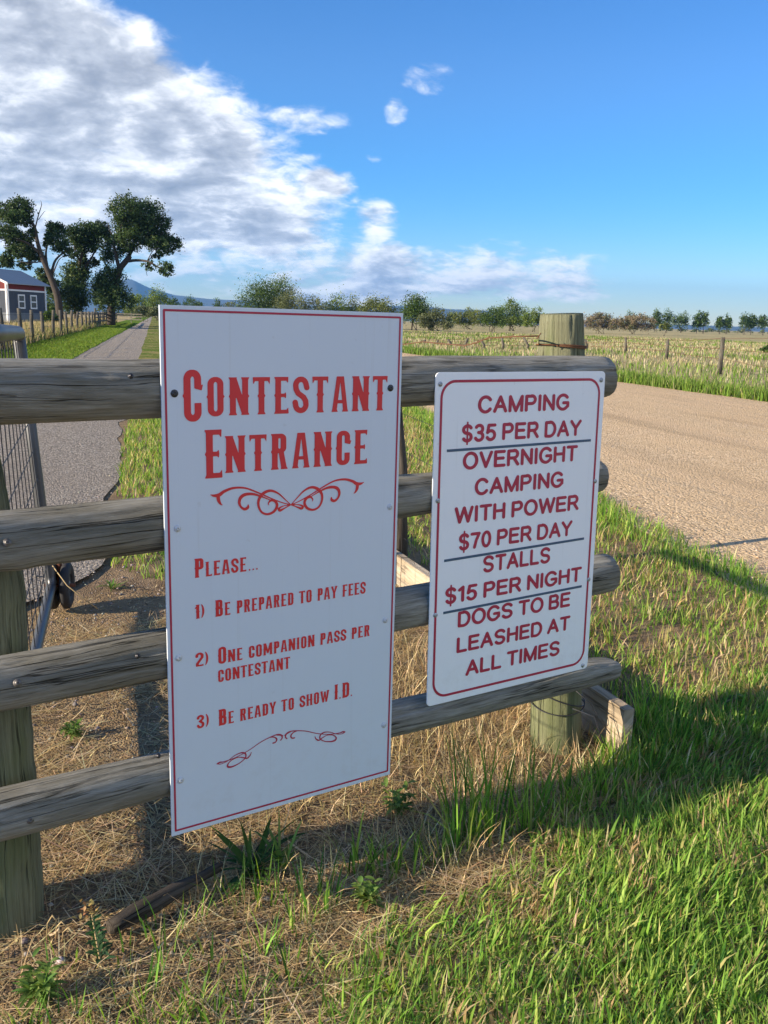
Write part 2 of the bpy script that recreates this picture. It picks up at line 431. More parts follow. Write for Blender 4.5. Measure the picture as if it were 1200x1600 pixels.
# ---------------------------------------------------------------- the setting: ground, road, path, fields, hills
def spaced(n, lim, near):
    t = np.linspace(-1, 1, n); kk = math.asinh(lim / near)
    return near * np.sinh(t * kk)
gx = spaced(180, 9000, 1.6); gy = spaced(180, 9000, 1.6) + 2.2
X, Y = np.meshgrid(gx, gy)
A_ = X * EV.x + Y * EV.y; B_ = X * GV.x + Y * GV.y
near_w = np.clip(1 - np.hypot(X, Y - 2.2) / 7, 0, 1)
near_w = near_w * np.clip((A_ + 1.0 + 0.5 * np.clip(5.2 - B_, 0, 3)) * 2.5, 0, 1) * np.clip((3.1 - A_) * 2.5, 0, 1)
Z = -0.0015 - 0.035 * near_w * fbm(X, Y, 1.6, 3) - 0.02 * near_w * fbm(X, Y, 7, 5)
n = len(gx)
idx = np.arange(n * n).reshape(n, n)
quads = np.stack([idx[:-1, :-1], idx[:-1, 1:], idx[1:, 1:], idx[1:, :-1]], -1).reshape(-1, 4)
struct(mk('ground', np.stack([X, Y, Z], -1).reshape(-1, 3), (quads, np.zeros((0, 3), int)), M_soil, smooth=True))
def gz(x, y):
    w = np.clip(1 - np.hypot(x, np.asarray(y) - 2.2) / 7, 0, 1)
    a_ = x * EV.x + y * EV.y; b_ = x * GV.x + y * GV.y
    w = w * np.clip((a_ + 1.0 + 0.5 * np.clip(5.2 - b_, 0, 3)) * 2.5, 0, 1) * np.clip((3.1 - a_) * 2.5, 0, 1)
    return -0.0015 - 0.035 * w * fbm(x, y, 1.6, 3) - 0.02 * w * fbm(x, y, 7, 5)

def strip(name, left, right, bs, z, m, wob=0.0, seed=1, relief=0.0, K=6):
    """sheet between lateral edges left(b), right(b) along the stations bs"""
    V = []; F = []
    for i, b in enumerate(bs):
        l = left(b) + wob * 2 * (float(fbm(b, 0.3, 1.3, seed)) - 0.5); r = right(b) + wob * 2 * (float(fbm(b, 9.3, 1.3, seed)) - 0.5)
        for j in range(K + 1):
            a_ = l + (r - l) * j / K; zz_ = z
            if relief and 0 < j < K: zz_ += relief * min(1.0, (min(j, K - j) - 0.5) / 4.0) * (1.2 * float(fbm(a_, b * 0.07, 1.5, seed + 3)) + 0.5 * float(fbm(a_, b, 2.4, seed + 9)))
            V.append(AB(a_, b, zz_))
    for i in range(len(bs) - 1):
        for j in range(K):
            a = i * (K + 1) + j; F.append((a, a + 1, a + K + 2, a + K + 1))
    return struct(mk(name, V, F, m))
BS = list(np.concatenate([np.arange(-14, 16, 0.22), np.arange(16, 60, 1.2), np.geomspace(60, 400, 30)]))
road_l = lambda b: 3.2 + 0.08 * min(max(b - 4, -3), 24) if b < 28 else 5.12 + min(1.0, (b - 28) * 0.01)
road_r = lambda b: 12.05 - 0.055 * min(max(b - 15.5, -20), 40)
path_l = lambda b: -2.45 - 0.5 * max(0.0, 5.15 - b) + 0.004 * max(b - 20, 0)
path_r = lambda b: -0.32 - 0.55 * max(0.0, 5.15 - b) - 0.012 * (b - 5) * (1 if b < 12 else 0) - (0.084 if b >= 12 else 0)
strip('road', road_l, road_r, BS, 0.0026, M_road, 0.22, 2, 0.035, 44)
strip('path', path_l, path_r, BS, 0.0026, M_path, 0.14, 6, 0.008, 16)
BF = list(np.concatenate([np.arange(-14, 60, 2.0), np.geomspace(60, 7000, 40)]))
strip('field', lambda b: road_r(b) + 0.02 if b < 400 else road_r(b) - (b - 400) * 0.9, lambda b: 60 + abs(b) * 1.6, BF, 0.0026, M_field, 0.0)
strip('verge', lambda b: -4.95, lambda b: path_l(b) + 0.06, BS, 0.0068, M_lawn, 0.12, 9)
strip('pasture', lambda b: -60 - abs(b) * 1.6, lambda b: -5.0, BF, 0.0026, M_lfield)
strip('grass_strip', lambda b: path_r(b) - 0.05, lambda b: road_l(b) + 0.1, list(np.concatenate([np.arange(15, 60, 2.0), np.geomspace(60, 400, 20)])), 0.0068, field_mat('rough grass', (0.30, 0.25, 0.11), (0.12, 0.17, 0.04), 0.47, 0.5, 1.0), 0.1)

# hills: a far ridge line, its height given per bearing (in degrees above the horizon)
hb = [(-60, 0.9), (-40, 1.3), (-25, 1.5), (-19, 1.6), (-16.5, 1.85), (-15.6, 1.95), (-14.6, 1.55), (-13, 1.15), (-11, 0.98), (-9, 0.95), (-6, 0.8), (-2, 0.75), (1.5, 0.95), (3.5, 0.8), (5.5, 0.82), (8, 0.55), (12, 0.38), (17, 0.28), (24, 0.22), (45, 0.3), (60, 0.3)]
def ridge(name, dist, gain, seed, floor):
    V = []; F = []; azs = np.arange(-60, 60.01, 0.25); rows = 10
    hz = np.interp(azs, [p[0] for p in hb], [p[1] for p in hb])
    for i, a in enumerate(azs):
        for j in range(rows):
            t = j / (rows - 1); d = dist * (0.82 + 0.30 * t)
            prof = math.sin(min(t / 0.62, 1.0) * math.pi / 2) ** 1.2 if t < 0.62 else math.cos((t - 0.62) / 0.38 * math.pi / 2)
            nn = 0.78 + 0.44 * float(fbm(a * 0.8, j * 0.55, 0.9, seed, 4))
            h = dist * math.tan(R(hz[i])) * gain * prof * (1 + (nn - 1) * (0.25 if 0.55 < t < 0.7 else 1.0)) - floor
            V.append((math.sin(R(a)) * d, math.cos(R(a)) * d, max(h, -20)))
    for i in range(len(azs) - 1):
        for j in range(rows - 1):
            a = i * rows + j; F.append((a, a + rows, a + rows + 1, a + 1))
    return struct(mk(name, V, F, M_hill, smooth=True))
ridge('hills', 6800, 1.0, 21, 1)

# ---------------------------------------------------------------- the rail fence the signs hang on
fence = thing('log_rail_fence', 'weathered log rail fence with four thick rails that carries both signs', 'fence', FU(-0.05, -0.2, 0))
def roughen(m, pts, n0, seg, seed, amp, cracks, tool=0.35):
    """push the rings of a tube in and out: lumps, knots and long drying cracks"""
    rr = random.Random(seed); V = np.array(m.v[n0:n0 + len(pts) * (seg + 1)]).reshape(len(pts), seg + 1, 3)
    C = np.array([tuple(p) for p in pts])[:, None, :]
    D = V - C; th = np.linspace(0, 2 * math.pi, seg + 1)[None, :]; L = np.linspace(0, np.linalg.norm(C[-1] - C[0]), len(pts))[:, None]
    cx, cy = np.cos(th), np.sin(th)
    g = (fbm(L * 1.6 + cx * 0.9, cy * 0.9 + seed * 3.3, 1.6, seed, 3) - 0.5) * 2 + (fbm(L * 2.5 + cx * 4, cy * 4 + seed, 2.2, seed + 5, 3) - 0.5) * tool
    d = amp * g
    for i in range(cracks):
        t0_ = rr.uniform(0, 2 * math.pi); l0 = rr.uniform(-.1, L.max()); ln = rr.uniform(0.25, 0.9); w_ = rr.uniform(0.035, 0.06)
        tw_ = t0_ + (L - l0) * rr.uniform(-.18, .18) + 0.05 * np.sin(L * 19 + i)
        dt = np.abs((th - tw_ + math.pi) % (2 * math.pi) - math.pi)
        d = d - 0.007 * np.clip(1 - dt / w_, 0, 1) * np.clip(np.minimum(L - l0, l0 + ln - L) * 9, 0, 1)
    for i in range(max(2, cracks // 2)):
        t0_ = rr.uniform(0, 2 * math.pi); l0 = rr.uniform(0, L.max())
        dt = np.abs((th - t0_ + math.pi) % (2 * math.pi) - math.pi)
        q_ = (dt * 0.06 / 0.022) ** 2 + ((L - l0) / 0.028) ** 2
        d = d + 0.0045 * np.exp(-q_)
    r = np.linalg.norm(D, axis=2); V = C + D * ((r + d) / r)[..., None]
    V[:, -1] = V[:, 0]
    m.v[n0:n0 + len(pts) * (seg + 1)] = [tuple(x) for x in V.reshape(-1, 3)]
def jit_line(a, b, n, amp, seed):
    rr = random.Random(seed); a = Vector(a); b = Vector(b); out = []
    for i in range(n + 1):
        t = i / n; out.append(a.lerp(b, t) + Vector((0, 0, rr.uniform(-amp, amp))) + FN * rr.uniform(-amp, amp))
    return out
def make_post(u, off, r0, r1, ztop, lean, seed, dome):
    m = MB(); rr = random.Random(seed)
    pts = []; rad = []
    for i in range(61):
        t = i / 60; z = -0.08 + (ztop + 0.08) * t
        pts.append(FU(u + lean * (1 - t), off, z)); rad.append(r0 + (r1 - r0) * t + rr.uniform(-0.0015, 0.0015) - (0 if dome else 0.062 * max(0.0, (z - 0.78) / 0.55)))
    if dome:
        rad[-1] *= 0.93; rad[-2] *= 0.965
        rad[-3] *= 0.985
    m.tube(pts, rad, 72, True)
    roughen(m, pts, 0, 72, seed + 40, 0.0045, 9)
    return m.build('post', M_post, fence, True)
pL = make_post(-0.914, -0.200, 0.090, 0.082, 1.33, 0.0, 1, False)
pR = make_post(0.772, -0.225, 0.088, 0.068, 1.425, 0.108, 2, True)
rails = []
def make_rail(uL, zL, rL, uR, zR, rR, offL, offR, seed, wedge=False):
    m = MB(); rr = random.Random(seed); n = 110
    pts = []; rad = []
    for i in range(n + 1):
        t = i / n; u = uL + (uR - uL) * t
        r = rL + (rR - rL) * t
        r *= 1 + 0.018 * math.sin(t * 9 + seed) + 0.012 * math.sin(t * 23 + seed * 2) + rr.uniform(-0.003, 0.003)
        pts.append(FU(u, offL + (offR - offL) * t + 0.002 * math.sin(t * 8 + seed), zL + (zR - zL) * t + 0.003 * math.sin(t * 6 + seed)))
        rad.append(r)
    # rounded sawn ends
    for e, s_ in ((0, 1), (n, -1)):
        rad[e] *= 0.86; rad[e + s_] *= 0.97
    pts[1] = pts[0].lerp(pts[1], 0.35); pts[n - 1] = pts[n].lerp(pts[n - 1], 0.35)
    m.tube(pts, rad, 84, True, 0.0, seed * 3.7, 0.0)
    roughen(m, pts, 0, 84, seed, 0.0042, 12)
    if wedge:                                   # hewn end: flattened from above, narrowing to the tip
        c = np.array(m.v); end = np.array(pts[-1])
        s_ = (c - end) @ np.array(FD)
        zc = np.array([p.z for p in pts]).mean()
        for i in range(len(c)):
            if s_[i] > -0.16:
                t = min(1, (s_[i] + 0.16) / 0.16)
                top = (zR + rR) - 0.028 * t
                if c[i, 2] > top: c[i, 2] = top + (c[i, 2] - top) * 0.15
        m.v = [tuple(x) for x in c]
    o = m.build('rail', M_rail, fence, True)
    rails.append(o); return o
RS = [(-1.07, 1.229, 0.065, 0.888, 1.236, 0.064, -0.043, -0.141), (-1.06, 0.926, 0.066, 0.866, 0.934, 0.051, -0.053, -0.111),
      (-1.08, 0.620, 0.058, 0.935, 0.616, 0.061, -0.047, -0.107), (-1.07, 0.322, 0.056, 0.966, 0.297, 0.045, -0.048, -0.081)]
for i, a in enumerate(RS): make_rail(*a, seed=i + 3, wedge=(i == 3))
def disc_bolt(name, c, n, r, th, m, parent, slot=None):
    """washer-headed screw: disc, domed head and a slot"""
    n = Vector(n).normalized(); x = n.orthogonal().normalized(); y = n.cross(x)
    prof = [(r, 0), (r, th * 0.5), (r * 0.9, th * 0.8), (r * 0.55, th * 0.85), (r * 0.5, th * 1.6), (r * 0.30, th * 1.9), (r * 0.28, th * 1.2), (0.0001, th * 1.15)]
    V = []; F = []; S = 14
    for (rr, hh) in prof:
        for j in range(S):
            an = 2 * math.pi * j / S; V.append(Vector(c) + (x * math.cos(an) + y * math.sin(an)) * rr + n * hh)
    for i in range(len(prof) - 1):
        for j in range(S): F.append((i * S + j, i * S + (j + 1) % S, (i + 1) * S + (j + 1) % S, (i + 1) * S + j))
    b = MB(); b.add(V, F); return b.build(name, m, parent, True)
# big rusted bolts that hold rails 2 to 4 on the left post (sub-parts of their rail)
def sub(o, parent):
    """hang an object built in fence coordinates under a rail (same origin)"""
    o.parent = parent; return o
for ri, (px, py) in zip((1, 2, 3), ((11, 848), (27, 1067), (47, 1281))):
    a = RS[ri]; v = ray(px, py)
    # meet the front of the rail: plane a bit behind the sign plane
    off = a[6] + a[2] * 0.90
    t = (FN.dot(FO) + off - FN.dot(Vector((0, 0, 0)))) / FN.dot(v)
    c = Vector((0, 0, CAM_H)) + v * t
    b = disc_bolt('bolt', c, FN * 0.95 + Vector((0, 0, 0.35)), 0.0085, 0.004, M_rim, fence)
    sub(b, rails[ri])
for ri, (px, py) in zip((0, 2, 3), ((204, 588), (215, 1025), (247, 1181))):     # short dark nail stubs in the rails
    a = RS[ri]; v = ray(px, py); off = a[6] + a[2] * 0.86
    c = Vector((0, 0, CAM_H)) + v * ((FN.dot(FO) + off) / FN.dot(v))
    sub(disc_bolt('nail', c, FN + Vector((0, 0, 0.4)), 0.006, 0.004, M_dscrew, fence), rails[ri])
# wire wound round the right post: top and foot
w = MB()
for (z0, turns, m_) in ((1.325, 1.4, 0), ):
    pts = [FU(0.778 + 0.0765 * math.cos(a_), -0.225 + 0.0765 * math.sin(a_), z0 + 0.006 * math.sin(a_ * 0.7) + 0.004 * a_ / 6) for a_ in np.linspace(0, 2 * math.pi * turns, 60)]
    w.tube(pts, 0.0024, 6)
w.build('wire_binding', M_wire, fence, True)
w = MB()
for z0, tilt, ph in ((0.20, 0.035, 0.4), (0.165, -0.03, 1.2), (0.145, 0.02, 2.6)):
    w.tube([FU(0.868 + 0.094 * math.cos(a_), -0.225 + 0.094 * math.sin(a_), z0 + tilt * math.sin(a_ + ph)) for a_ in np.linspace(0, 2 * math.pi, 40)], 0.0021, 5)
w.tube([FU(0.86, -0.13, 0.21), FU(0.90, -0.10, 0.17), FU(0.93, -0.09, 0.12), FU(0.95, -0.05, 0.07)], 0.002, 5)
w.tube([FU(0.85, -0.13, 0.15), FU(0.90, -0.08, 0.13), FU(0.91, -0.04, 0.05)], 0.002, 5)
w.build('wire_binding', M_gwire, fence, True)
for o in list(bpy.data.objects):
    if o.name.startswith('wire_binding'): o.parent = pR

# ---------------------------------------------------------------- lettering: signed-distance glyphs, contoured to flat meshes
def sd_seg(x, y, ax, ay, bx, by):
    px, py, ux, uy = x - ax, y - ay, bx - ax, by - ay
    t = np.clip((px * ux + py * uy) / (ux * ux + uy * uy + 1e-12), 0, 1)
    return np.hypot(px - t * ux, py - t * uy), t
def sd_stroke(x, y, pts, hw):
    d = np.full(x.shape, 1e3)
    for i in range(len(pts) - 1):
        s_, t = sd_seg(x, y, *pts[i], *pts[i + 1])
        h = hw if not hasattr(hw, '__len__') else hw[i] + (hw[i + 1] - hw[i]) * t
        d = np.minimum(d, s_ - h)
    return d
def sd_poly(x, y, pts):
    d = np.full(x.shape, 1e9); s_ = np.ones(x.shape)
    n = len(pts)
    for i in range(n):
        ax, ay = pts[i]; bx, by = pts[i - 1]
        ex, ey = bx - ax, by - ay; wx, wy = x - ax, y - ay
        t = np.clip((wx * ex + wy * ey) / (ex * ex + ey * ey + 1e-12), 0, 1)
        d = np.minimum(d, (wx - ex * t) ** 2 + (wy - ey * t) ** 2)
        c1 = y >= ay; c2 = y < by; c3 = ex * wy > ey * wx
        flip = (c1 & c2 & c3) | (~c1 & ~c2 & ~c3)
        s_ = np.where(flip, -s_, s_)
    return s_ * np.sqrt(d)
def sd_rbox(x, y, x0, x1, y0, y1, r):
    qx = np.abs(x - (x0 + x1) / 2) - (x1 - x0) / 2 + r; qy = np.abs(y - (y0 + y1) / 2) - (y1 - y0) / 2 + r
    return np.hypot(np.maximum(qx, 0), np.maximum(qy, 0)) + np.minimum(np.maximum(qx, qy), 0) - r
def contour(fn, x0, x1, y0, y1, h):
    """flat mesh of fn<0: full cells merged into runs, border cells cut"""
    nx = int(math.ceil((x1 - x0) / h)) + 1; ny = int(math.ceil((y1 - y0) / h)) + 1
    xs = x0 + np.arange(nx) * h; ys = y0 + np.arange(ny) * h
    Xg, Yg = np.meshgrid(xs, ys); D = fn(Xg, Yg); D = np.where(np.abs(D) < 1e-9, 1e-9, D)
    ins = D < 0
    cnt = ins[:-1, :-1].astype(int) + ins[:-1, 1:] + ins[1:, 1:] + ins[1:, :-1]
    V = []; F = []
    for j in range(ny - 1):
        row = cnt[j]
        if not row.any(): continue
        i = 0
        while i < nx - 1:
            c = row[i]
            if c == 0: i += 1; continue
            if c == 4:
                e = i
                while e < nx - 1 and row[e] == 4: e += 1
                n = len(V); V += [(xs[i], ys[j]), (xs[e], ys[j]), (xs[e], ys[j + 1]), (xs[i], ys[j + 1])]; F.append((n, n + 1, n + 2, n + 3)); i = e; continue
            cs = [(i, j), (i + 1, j), (i + 1, j + 1), (i, j + 1)]; poly = []
            for q in range(4):
                (ia, ja), (ib, jb) = cs[q], cs[(q + 1) % 4]; da, db = D[ja, ia], D[jb, ib]
                if da < 0: poly.append((xs[ia], ys[ja]))
                if (da < 0) != (db < 0):
                    t = da / (da - db); poly.append((xs[ia] + (xs[ib] - xs[ia]) * t, ys[ja] + (ys[jb] - ys[ja]) * t))
            if len(poly) >= 3:
                n = len(V); V += poly; F.append(tuple(range(n, n + len(poly))))
            i += 1
    return V, F
def arc(cx, cy, rx, ry, a0, a1, n=16):
    return [(cx + rx * math.cos(R(a0 + (a1 - a0) * i / n)), cy + ry * math.sin(R(a0 + (a1 - a0) * i / n))) for i in range(n + 1)]
# --- plain grotesque capitals (round ended strokes), height 1; each: width, list of centre lines
HWS = 0.094
def G(w, *paths): return (w, paths)
t0, b0 = 1 - HWS, HWS
S_CURVE = lambda w: arc(w / 2, 0.715, w / 2 - HWS, 0.213, 25, 180 + 70, 14) + arc(w / 2, 0.285, w / 2 - HWS, 0.213, 70, -155, 16)
GROT = {
 'A': G(.80, [(.07, b0), (.40, t0), (.73, b0)], [(.20, .36), (.60, .36)]),
 'B': G(.72, [(.09, b0), (.09, t0), (.40, t0)] + arc(.40, .725, .20, .203, 90, -90, 10) + [(.09, .522)], [(.09, b0), (.42, b0)] + arc(.42, .297, .225, .225, -90, 90, 10)),
 'C': G(.80, arc(.42, .5, .35, .428, 38, 322, 28)),
 'D': G(.78, [(.09, b0), (.09, t0), (.34, t0)] + arc(.34, .5, .36, .428, 90, -90, 18) + [(.09, b0)]),
 'E': G(.70, [(.62, b0), (.09, b0), (.09, t0), (.61, t0)], [(.09, .52), (.56, .52)]),
 'G': G(.84, arc(.43, .5, .36, .428, 42, 322, 26) + [(.755, .25), (.755, .46), (.47, .46)]),
 'H': G(.76, [(.09, b0), (.09, t0)], [(.67, b0), (.67, t0)], [(.09, .52), (.67, .52)]),
 'I': G(.22, [(.11, b0), (.11, t0)]),
 'L': G(.64, [(.09, t0), (.09, b0), (.57, b0)]),
 'M': G(.90, [(.09, b0), (.09, t0), (.45, .09), (.81, t0), (.81, b0)]),
 'N': G(.76, [(.09, b0), (.09, t0), (.67, b0), (.67, t0)]),
 'O': G(.86, arc(.43, .5, .36, .428, 0, 360, 36)),
 'P': G(.72, [(.09, b0), (.09, t0), (.40, t0)] + arc(.40, .70, .235, .228, 90, -90, 12) + [(.09, .472)]),
 'R': G(.76, [(.09, b0), (.09, t0), (.42, t0)] + arc(.42, .705, .225, .223, 90, -90, 12) + [(.09, .482)], [(.42, .482), (.68, b0)]),
 'S': G(.74, S_CURVE(.74)),
 'T': G(.72, [(.07, t0), (.65, t0)], [(.36, t0), (.36, b0)]),
 'V': G(.76, [(.07, t0), (.38, b0), (.69, t0)]),
 'W': G(1.06, [(.06, t0), (.28, b0), (.53, t0), (.78, b0), (1.0, t0)]),
 'Y': G(.74, [(.06, t0), (.37, .48), (.68, t0)], [(.37, .48), (.37, b0)]),
 '0': G(.62, arc(.31, .5, .235, .428, 0, 360, 30)),
 '1': G(.42, [(.08, .76), (.28, t0), (.28, b0)]),
 '3': G(.62, arc(.29, .72, .21, .208, 150, -80, 14) + [(.25, .52)] + arc(.29, .29, .235, .222, 85, -155, 16)),
 '5': G(.62, [(.53, t0), (.16, t0), (.09, .49)] + arc(.29, .33, .245, .258, 130, -150, 18)),
 '7': G(.60, [(.06, t0), (.53, t0), (.35, .5), (.25, b0)]),
 '$': G(.66, [(x, y) for x, y in S_CURVE(.66)], [(.33, -.12), (.33, 1.12)]),
}
# --- condensed western capitals, height 1: stems with flared feet and a small spur half way up
SW = 0.155
def stem(x, y0=0.0, y1=1.0, spur=True, w=SW, fl=0.035):
    h = w / 2; ym = (y0 + y1) / 2
    L = [(x - h - fl, y0), (x - h, y0 + .07)] + ([(x - h, ym - .05), (x - h - .03, ym), (x - h, ym + .05)] if spur else []) + [(x - h, y1 - .07), (x - h - fl, y1)]
    Rr = [(x + h + fl, y1), (x + h, y1 - .07)] + ([(x + h, ym + .05), (x + h + .03, ym), (x + h, ym - .05)] if spur else []) + [(x + h, y0 + .07), (x + h + fl, y0)]
    return ('p', L + Rr)
def bar(x0, x1, y, th=0.095, fl=0.04, dirn=1):
    h = th / 2
    return ('p', [(x0, y - h), (x1 - .04, y - h), (x1, y - h - fl), (x1 + .012, y), (x1, y + h + fl), (x1 - .04, y + h), (x0, y + h)])
def armtop(x0, x1, y1=1.0): return ('p', [(x0, y1), (x0, y1 - .105), (x1 - .05, y1 - .105), (x1, y1 - .17), (x1 + .01, y1)])
def armbot(x0, x1, y0=0.0): return ('p', [(x0, y0), (x0, y0 + .105), (x1 - .05, y0 + .105), (x1, y0 + .17), (x1 + .01, y0)])
def quad(*p): return ('p', list(p))
def ring(x0, x1, y0, y1, r, th=SW, thv=None): return ('r', (x0, x1, y0, y1, r, th))
def spurs(x, y=0.5): return quad((x - .035, y), (x, y + .055), (x + .035, y), (x, y - .055))
WEST = {
 'C': (.43, [('cut', ring(.03, .42, 0, 1, .18), (.25, 1.0, .36, .64)), spurs(.035), quad((.25, .645), (.46, .72), (.43, .60)), ]),
 'O': (.46, [ring(.03, .43, -.015, 1.015, .19), spurs(.035), spurs(.425)]),
 'N': (.52, [stem(.10), stem(.42), quad((.02, 1.0), (.19, 1.0), (.50, 0.0), (.34, 0.0))]),
 'T': (.44, [stem(.22), quad((.0, .80), (.05, .895), (.39, .895), (.44, .80), (.45, 1.0), (-.01, 1.0))]),
 'E': (.42, [stem(.12), armtop(.1, .39), armbot(.1, .40), bar(.1, .33, .5)]),
 'F': (.40, [stem(.12), armtop(.1, .39), bar(.1, .33, .5)]),
 'L': (.40, [stem(.12), armbot(.1, .39)]),
 'S': (.44, [('s', [(.385, .70)] + arc(.22, .765, .145, .165, 10, 180, 12) + [(.085, .66), (.14, .55), (.30, .43), (.355, .33)] + arc(.22, .235, .145, .165, 20, -180, 12) + [(.06, .30)], .075)]),
 'A': (.50, [quad((.0, 0), (.19, 0), (.16, .07), (.255, .86), (.34, .07), (.31, 0), (.50, 0), (.475, .07), (.355, 1.0), (.145, 1.0), (.025, .07)), quad((.12, .24), (.38, .24), (.37, .335), (.13, .335))]),
 'R': (.48, [stem(.12), ('half', ring(.06, .43, .46, 1.0, .15), .12), quad((.22, .50), (.36, .50), (.44, .07), (.48, 0), (.28, 0), (.29, .07))]),
 'P': (.44, [stem(.12), ('half', ring(.06, .42, .42, 1.0, .15), .12)]),
 'B': (.46, [stem(.12), ('half', ring(.06, .41, .475, 1.0, .14), .12), ('half', ring(.06, .43, 0, .565, .15), .12)]),
 'D': (.47, [stem(.12), ('half', ring(.04, .44, 0, 1.0, .19), .12), spurs(.435)]),
 'Y': (.48, [stem(.24, 0, .52, False), quad((-.02, 1.0), (.18, 1.0), (.165, .93), (.25, .58), (.315, .93), (.30, 1.0), (.50, 1.0), (.475, .93), (.32, .46), (.16, .46), (.01, .93))]),
 'M': (.66, [stem(.10), stem(.56), quad((.02, 1.0), (.20, 1.0), (.37, .25), (.29, .12)), quad((.46, 1.0), (.64, 1.0), (.37, .12), (.29, .25))]),
 'I': (.24, [stem(.12)]),
 'H': (.50, [stem(.11), stem(.39), quad((.1, .45), (.4, .45), (.4, .55), (.1, .55))]),
 'W': (.70, [quad((-.01, 1.0), (.19, 1.0), (.17, .93), (.235, .28), (.30, .93), (.42, .93), (.48, .28), (.53, .93), (.51, 1.0), (.71, 1.0), (.69, .93), (.54, 0), (.42, 0), (.36, .55), (.29, 0), (.17, 0), (.01, .93))]),
 '1': (.26, [stem(.15), quad((.0, .78), (.0, .70), (.12, .80), (.12, .95))]),
 '2': (.42, [('s', [(.075, .72)] + arc(.21, .76, .135, .17, 180, 0, 12) + [(.34, .62), (.10, .22), (.09, .08)], .072), armbot(.03, .40)]),
 '3': (.42, [('s', [(.07, .76)] + arc(.20, .76, .13, .17, 170, -60, 14) + [(.17, .53)] + arc(.20, .26, .14, .19, 60, -170, 14), .07)]),
 ')': (.20, [('s', arc(-.12, .5, .25, .62, -50, 50, 14), [.02 + .035 * math.sin(math.pi * i / 14) for i in range(15)])]),
 '.': (.16, [quad((.03, 0), (.13, 0), (.13, .13), (.03, .13))]),
}
def west_sd(prims):
    def prim(x, y, p):
        if p[0] == 'p': return sd_poly(x, y, p[1])
        if p[0] == 's': return sd_stroke(x, y, p[1], p[2])
        if p[0] == 'r':
            x0, x1, y0, y1, r, th = p[1]
            o = sd_rbox(x, y, x0, x1, y0, y1, r); i_ = sd_rbox(x, y, x0 + th, x1 - th, y0 + th * .78, y1 - th * .78, max(r - th * .75, .02))
            return np.maximum(o, -i_)
        if p[0] == 'cut':
            x0, x1, y0, y1 = p[2]; return np.maximum(prim(x, y, p[1]), -sd_rbox(x, y, x0, x1, y0, y1, 0.005))
        if p[0] == 'half': return np.maximum(prim(x, y, p[1]), p[2] - x)
    def fn(x, y):
        d = np.full(x.shape, 1e3)
        for p in prims: d = np.minimum(d, prim(x, y, p))
        return d
    return fn
_gc = {}
def glyph(font, ch, res):
    key = (font, ch, res)
    if key not in _gc:
        if font == 'west':
            w, pr = WEST[ch]; _gc[key] = (w, *contour(west_sd(pr), -.12, w + .14, -.12, 1.12, res))
        else:
            w, paths = GROT[ch]
            _gc[key] = (w, *contour(lambda x, y: np.minimum.reduce([sd_stroke(x, y, p, HWS if ch != '$' or q == 0 else .05) for q, p in enumerate(paths)]), -.1, w + .1, -.22, 1.22, res))
    return _gc[key]
def line(font, text, x0, x1, y0, h, res=1 / 44, big=None, drop=0.0, gap=0.08, space=0.34):
    """place text between x0 and x1 (mm) on baseline y0; capitals of a western line are `big` times taller"""
    items = []; x = 0.0
    for ch in text:
        if ch == ' ': x += space; continue
        sc = big if (big and ch.isupper()) else 1.0
        w = glyph(font, ch.upper(), res)[0] * sc
        items.append((ch.upper(), x, sc)); x += w + gap
    tot = x - gap; kx = (x1 - x0) / tot
    V = []; F = []
    for ch, gx_, sc in items:
        _, gv_, gf_ = glyph(font, ch, res)
        dy = -drop if sc != 1.0 else 0.0
        n = len(V); V += [(x0 + (gx_ + px * sc) * kx, y0 + (py * sc + dy) * h) for px, py in gv_]
        F += [tuple(i + n for i in f) for f in gf_]
    return V, F

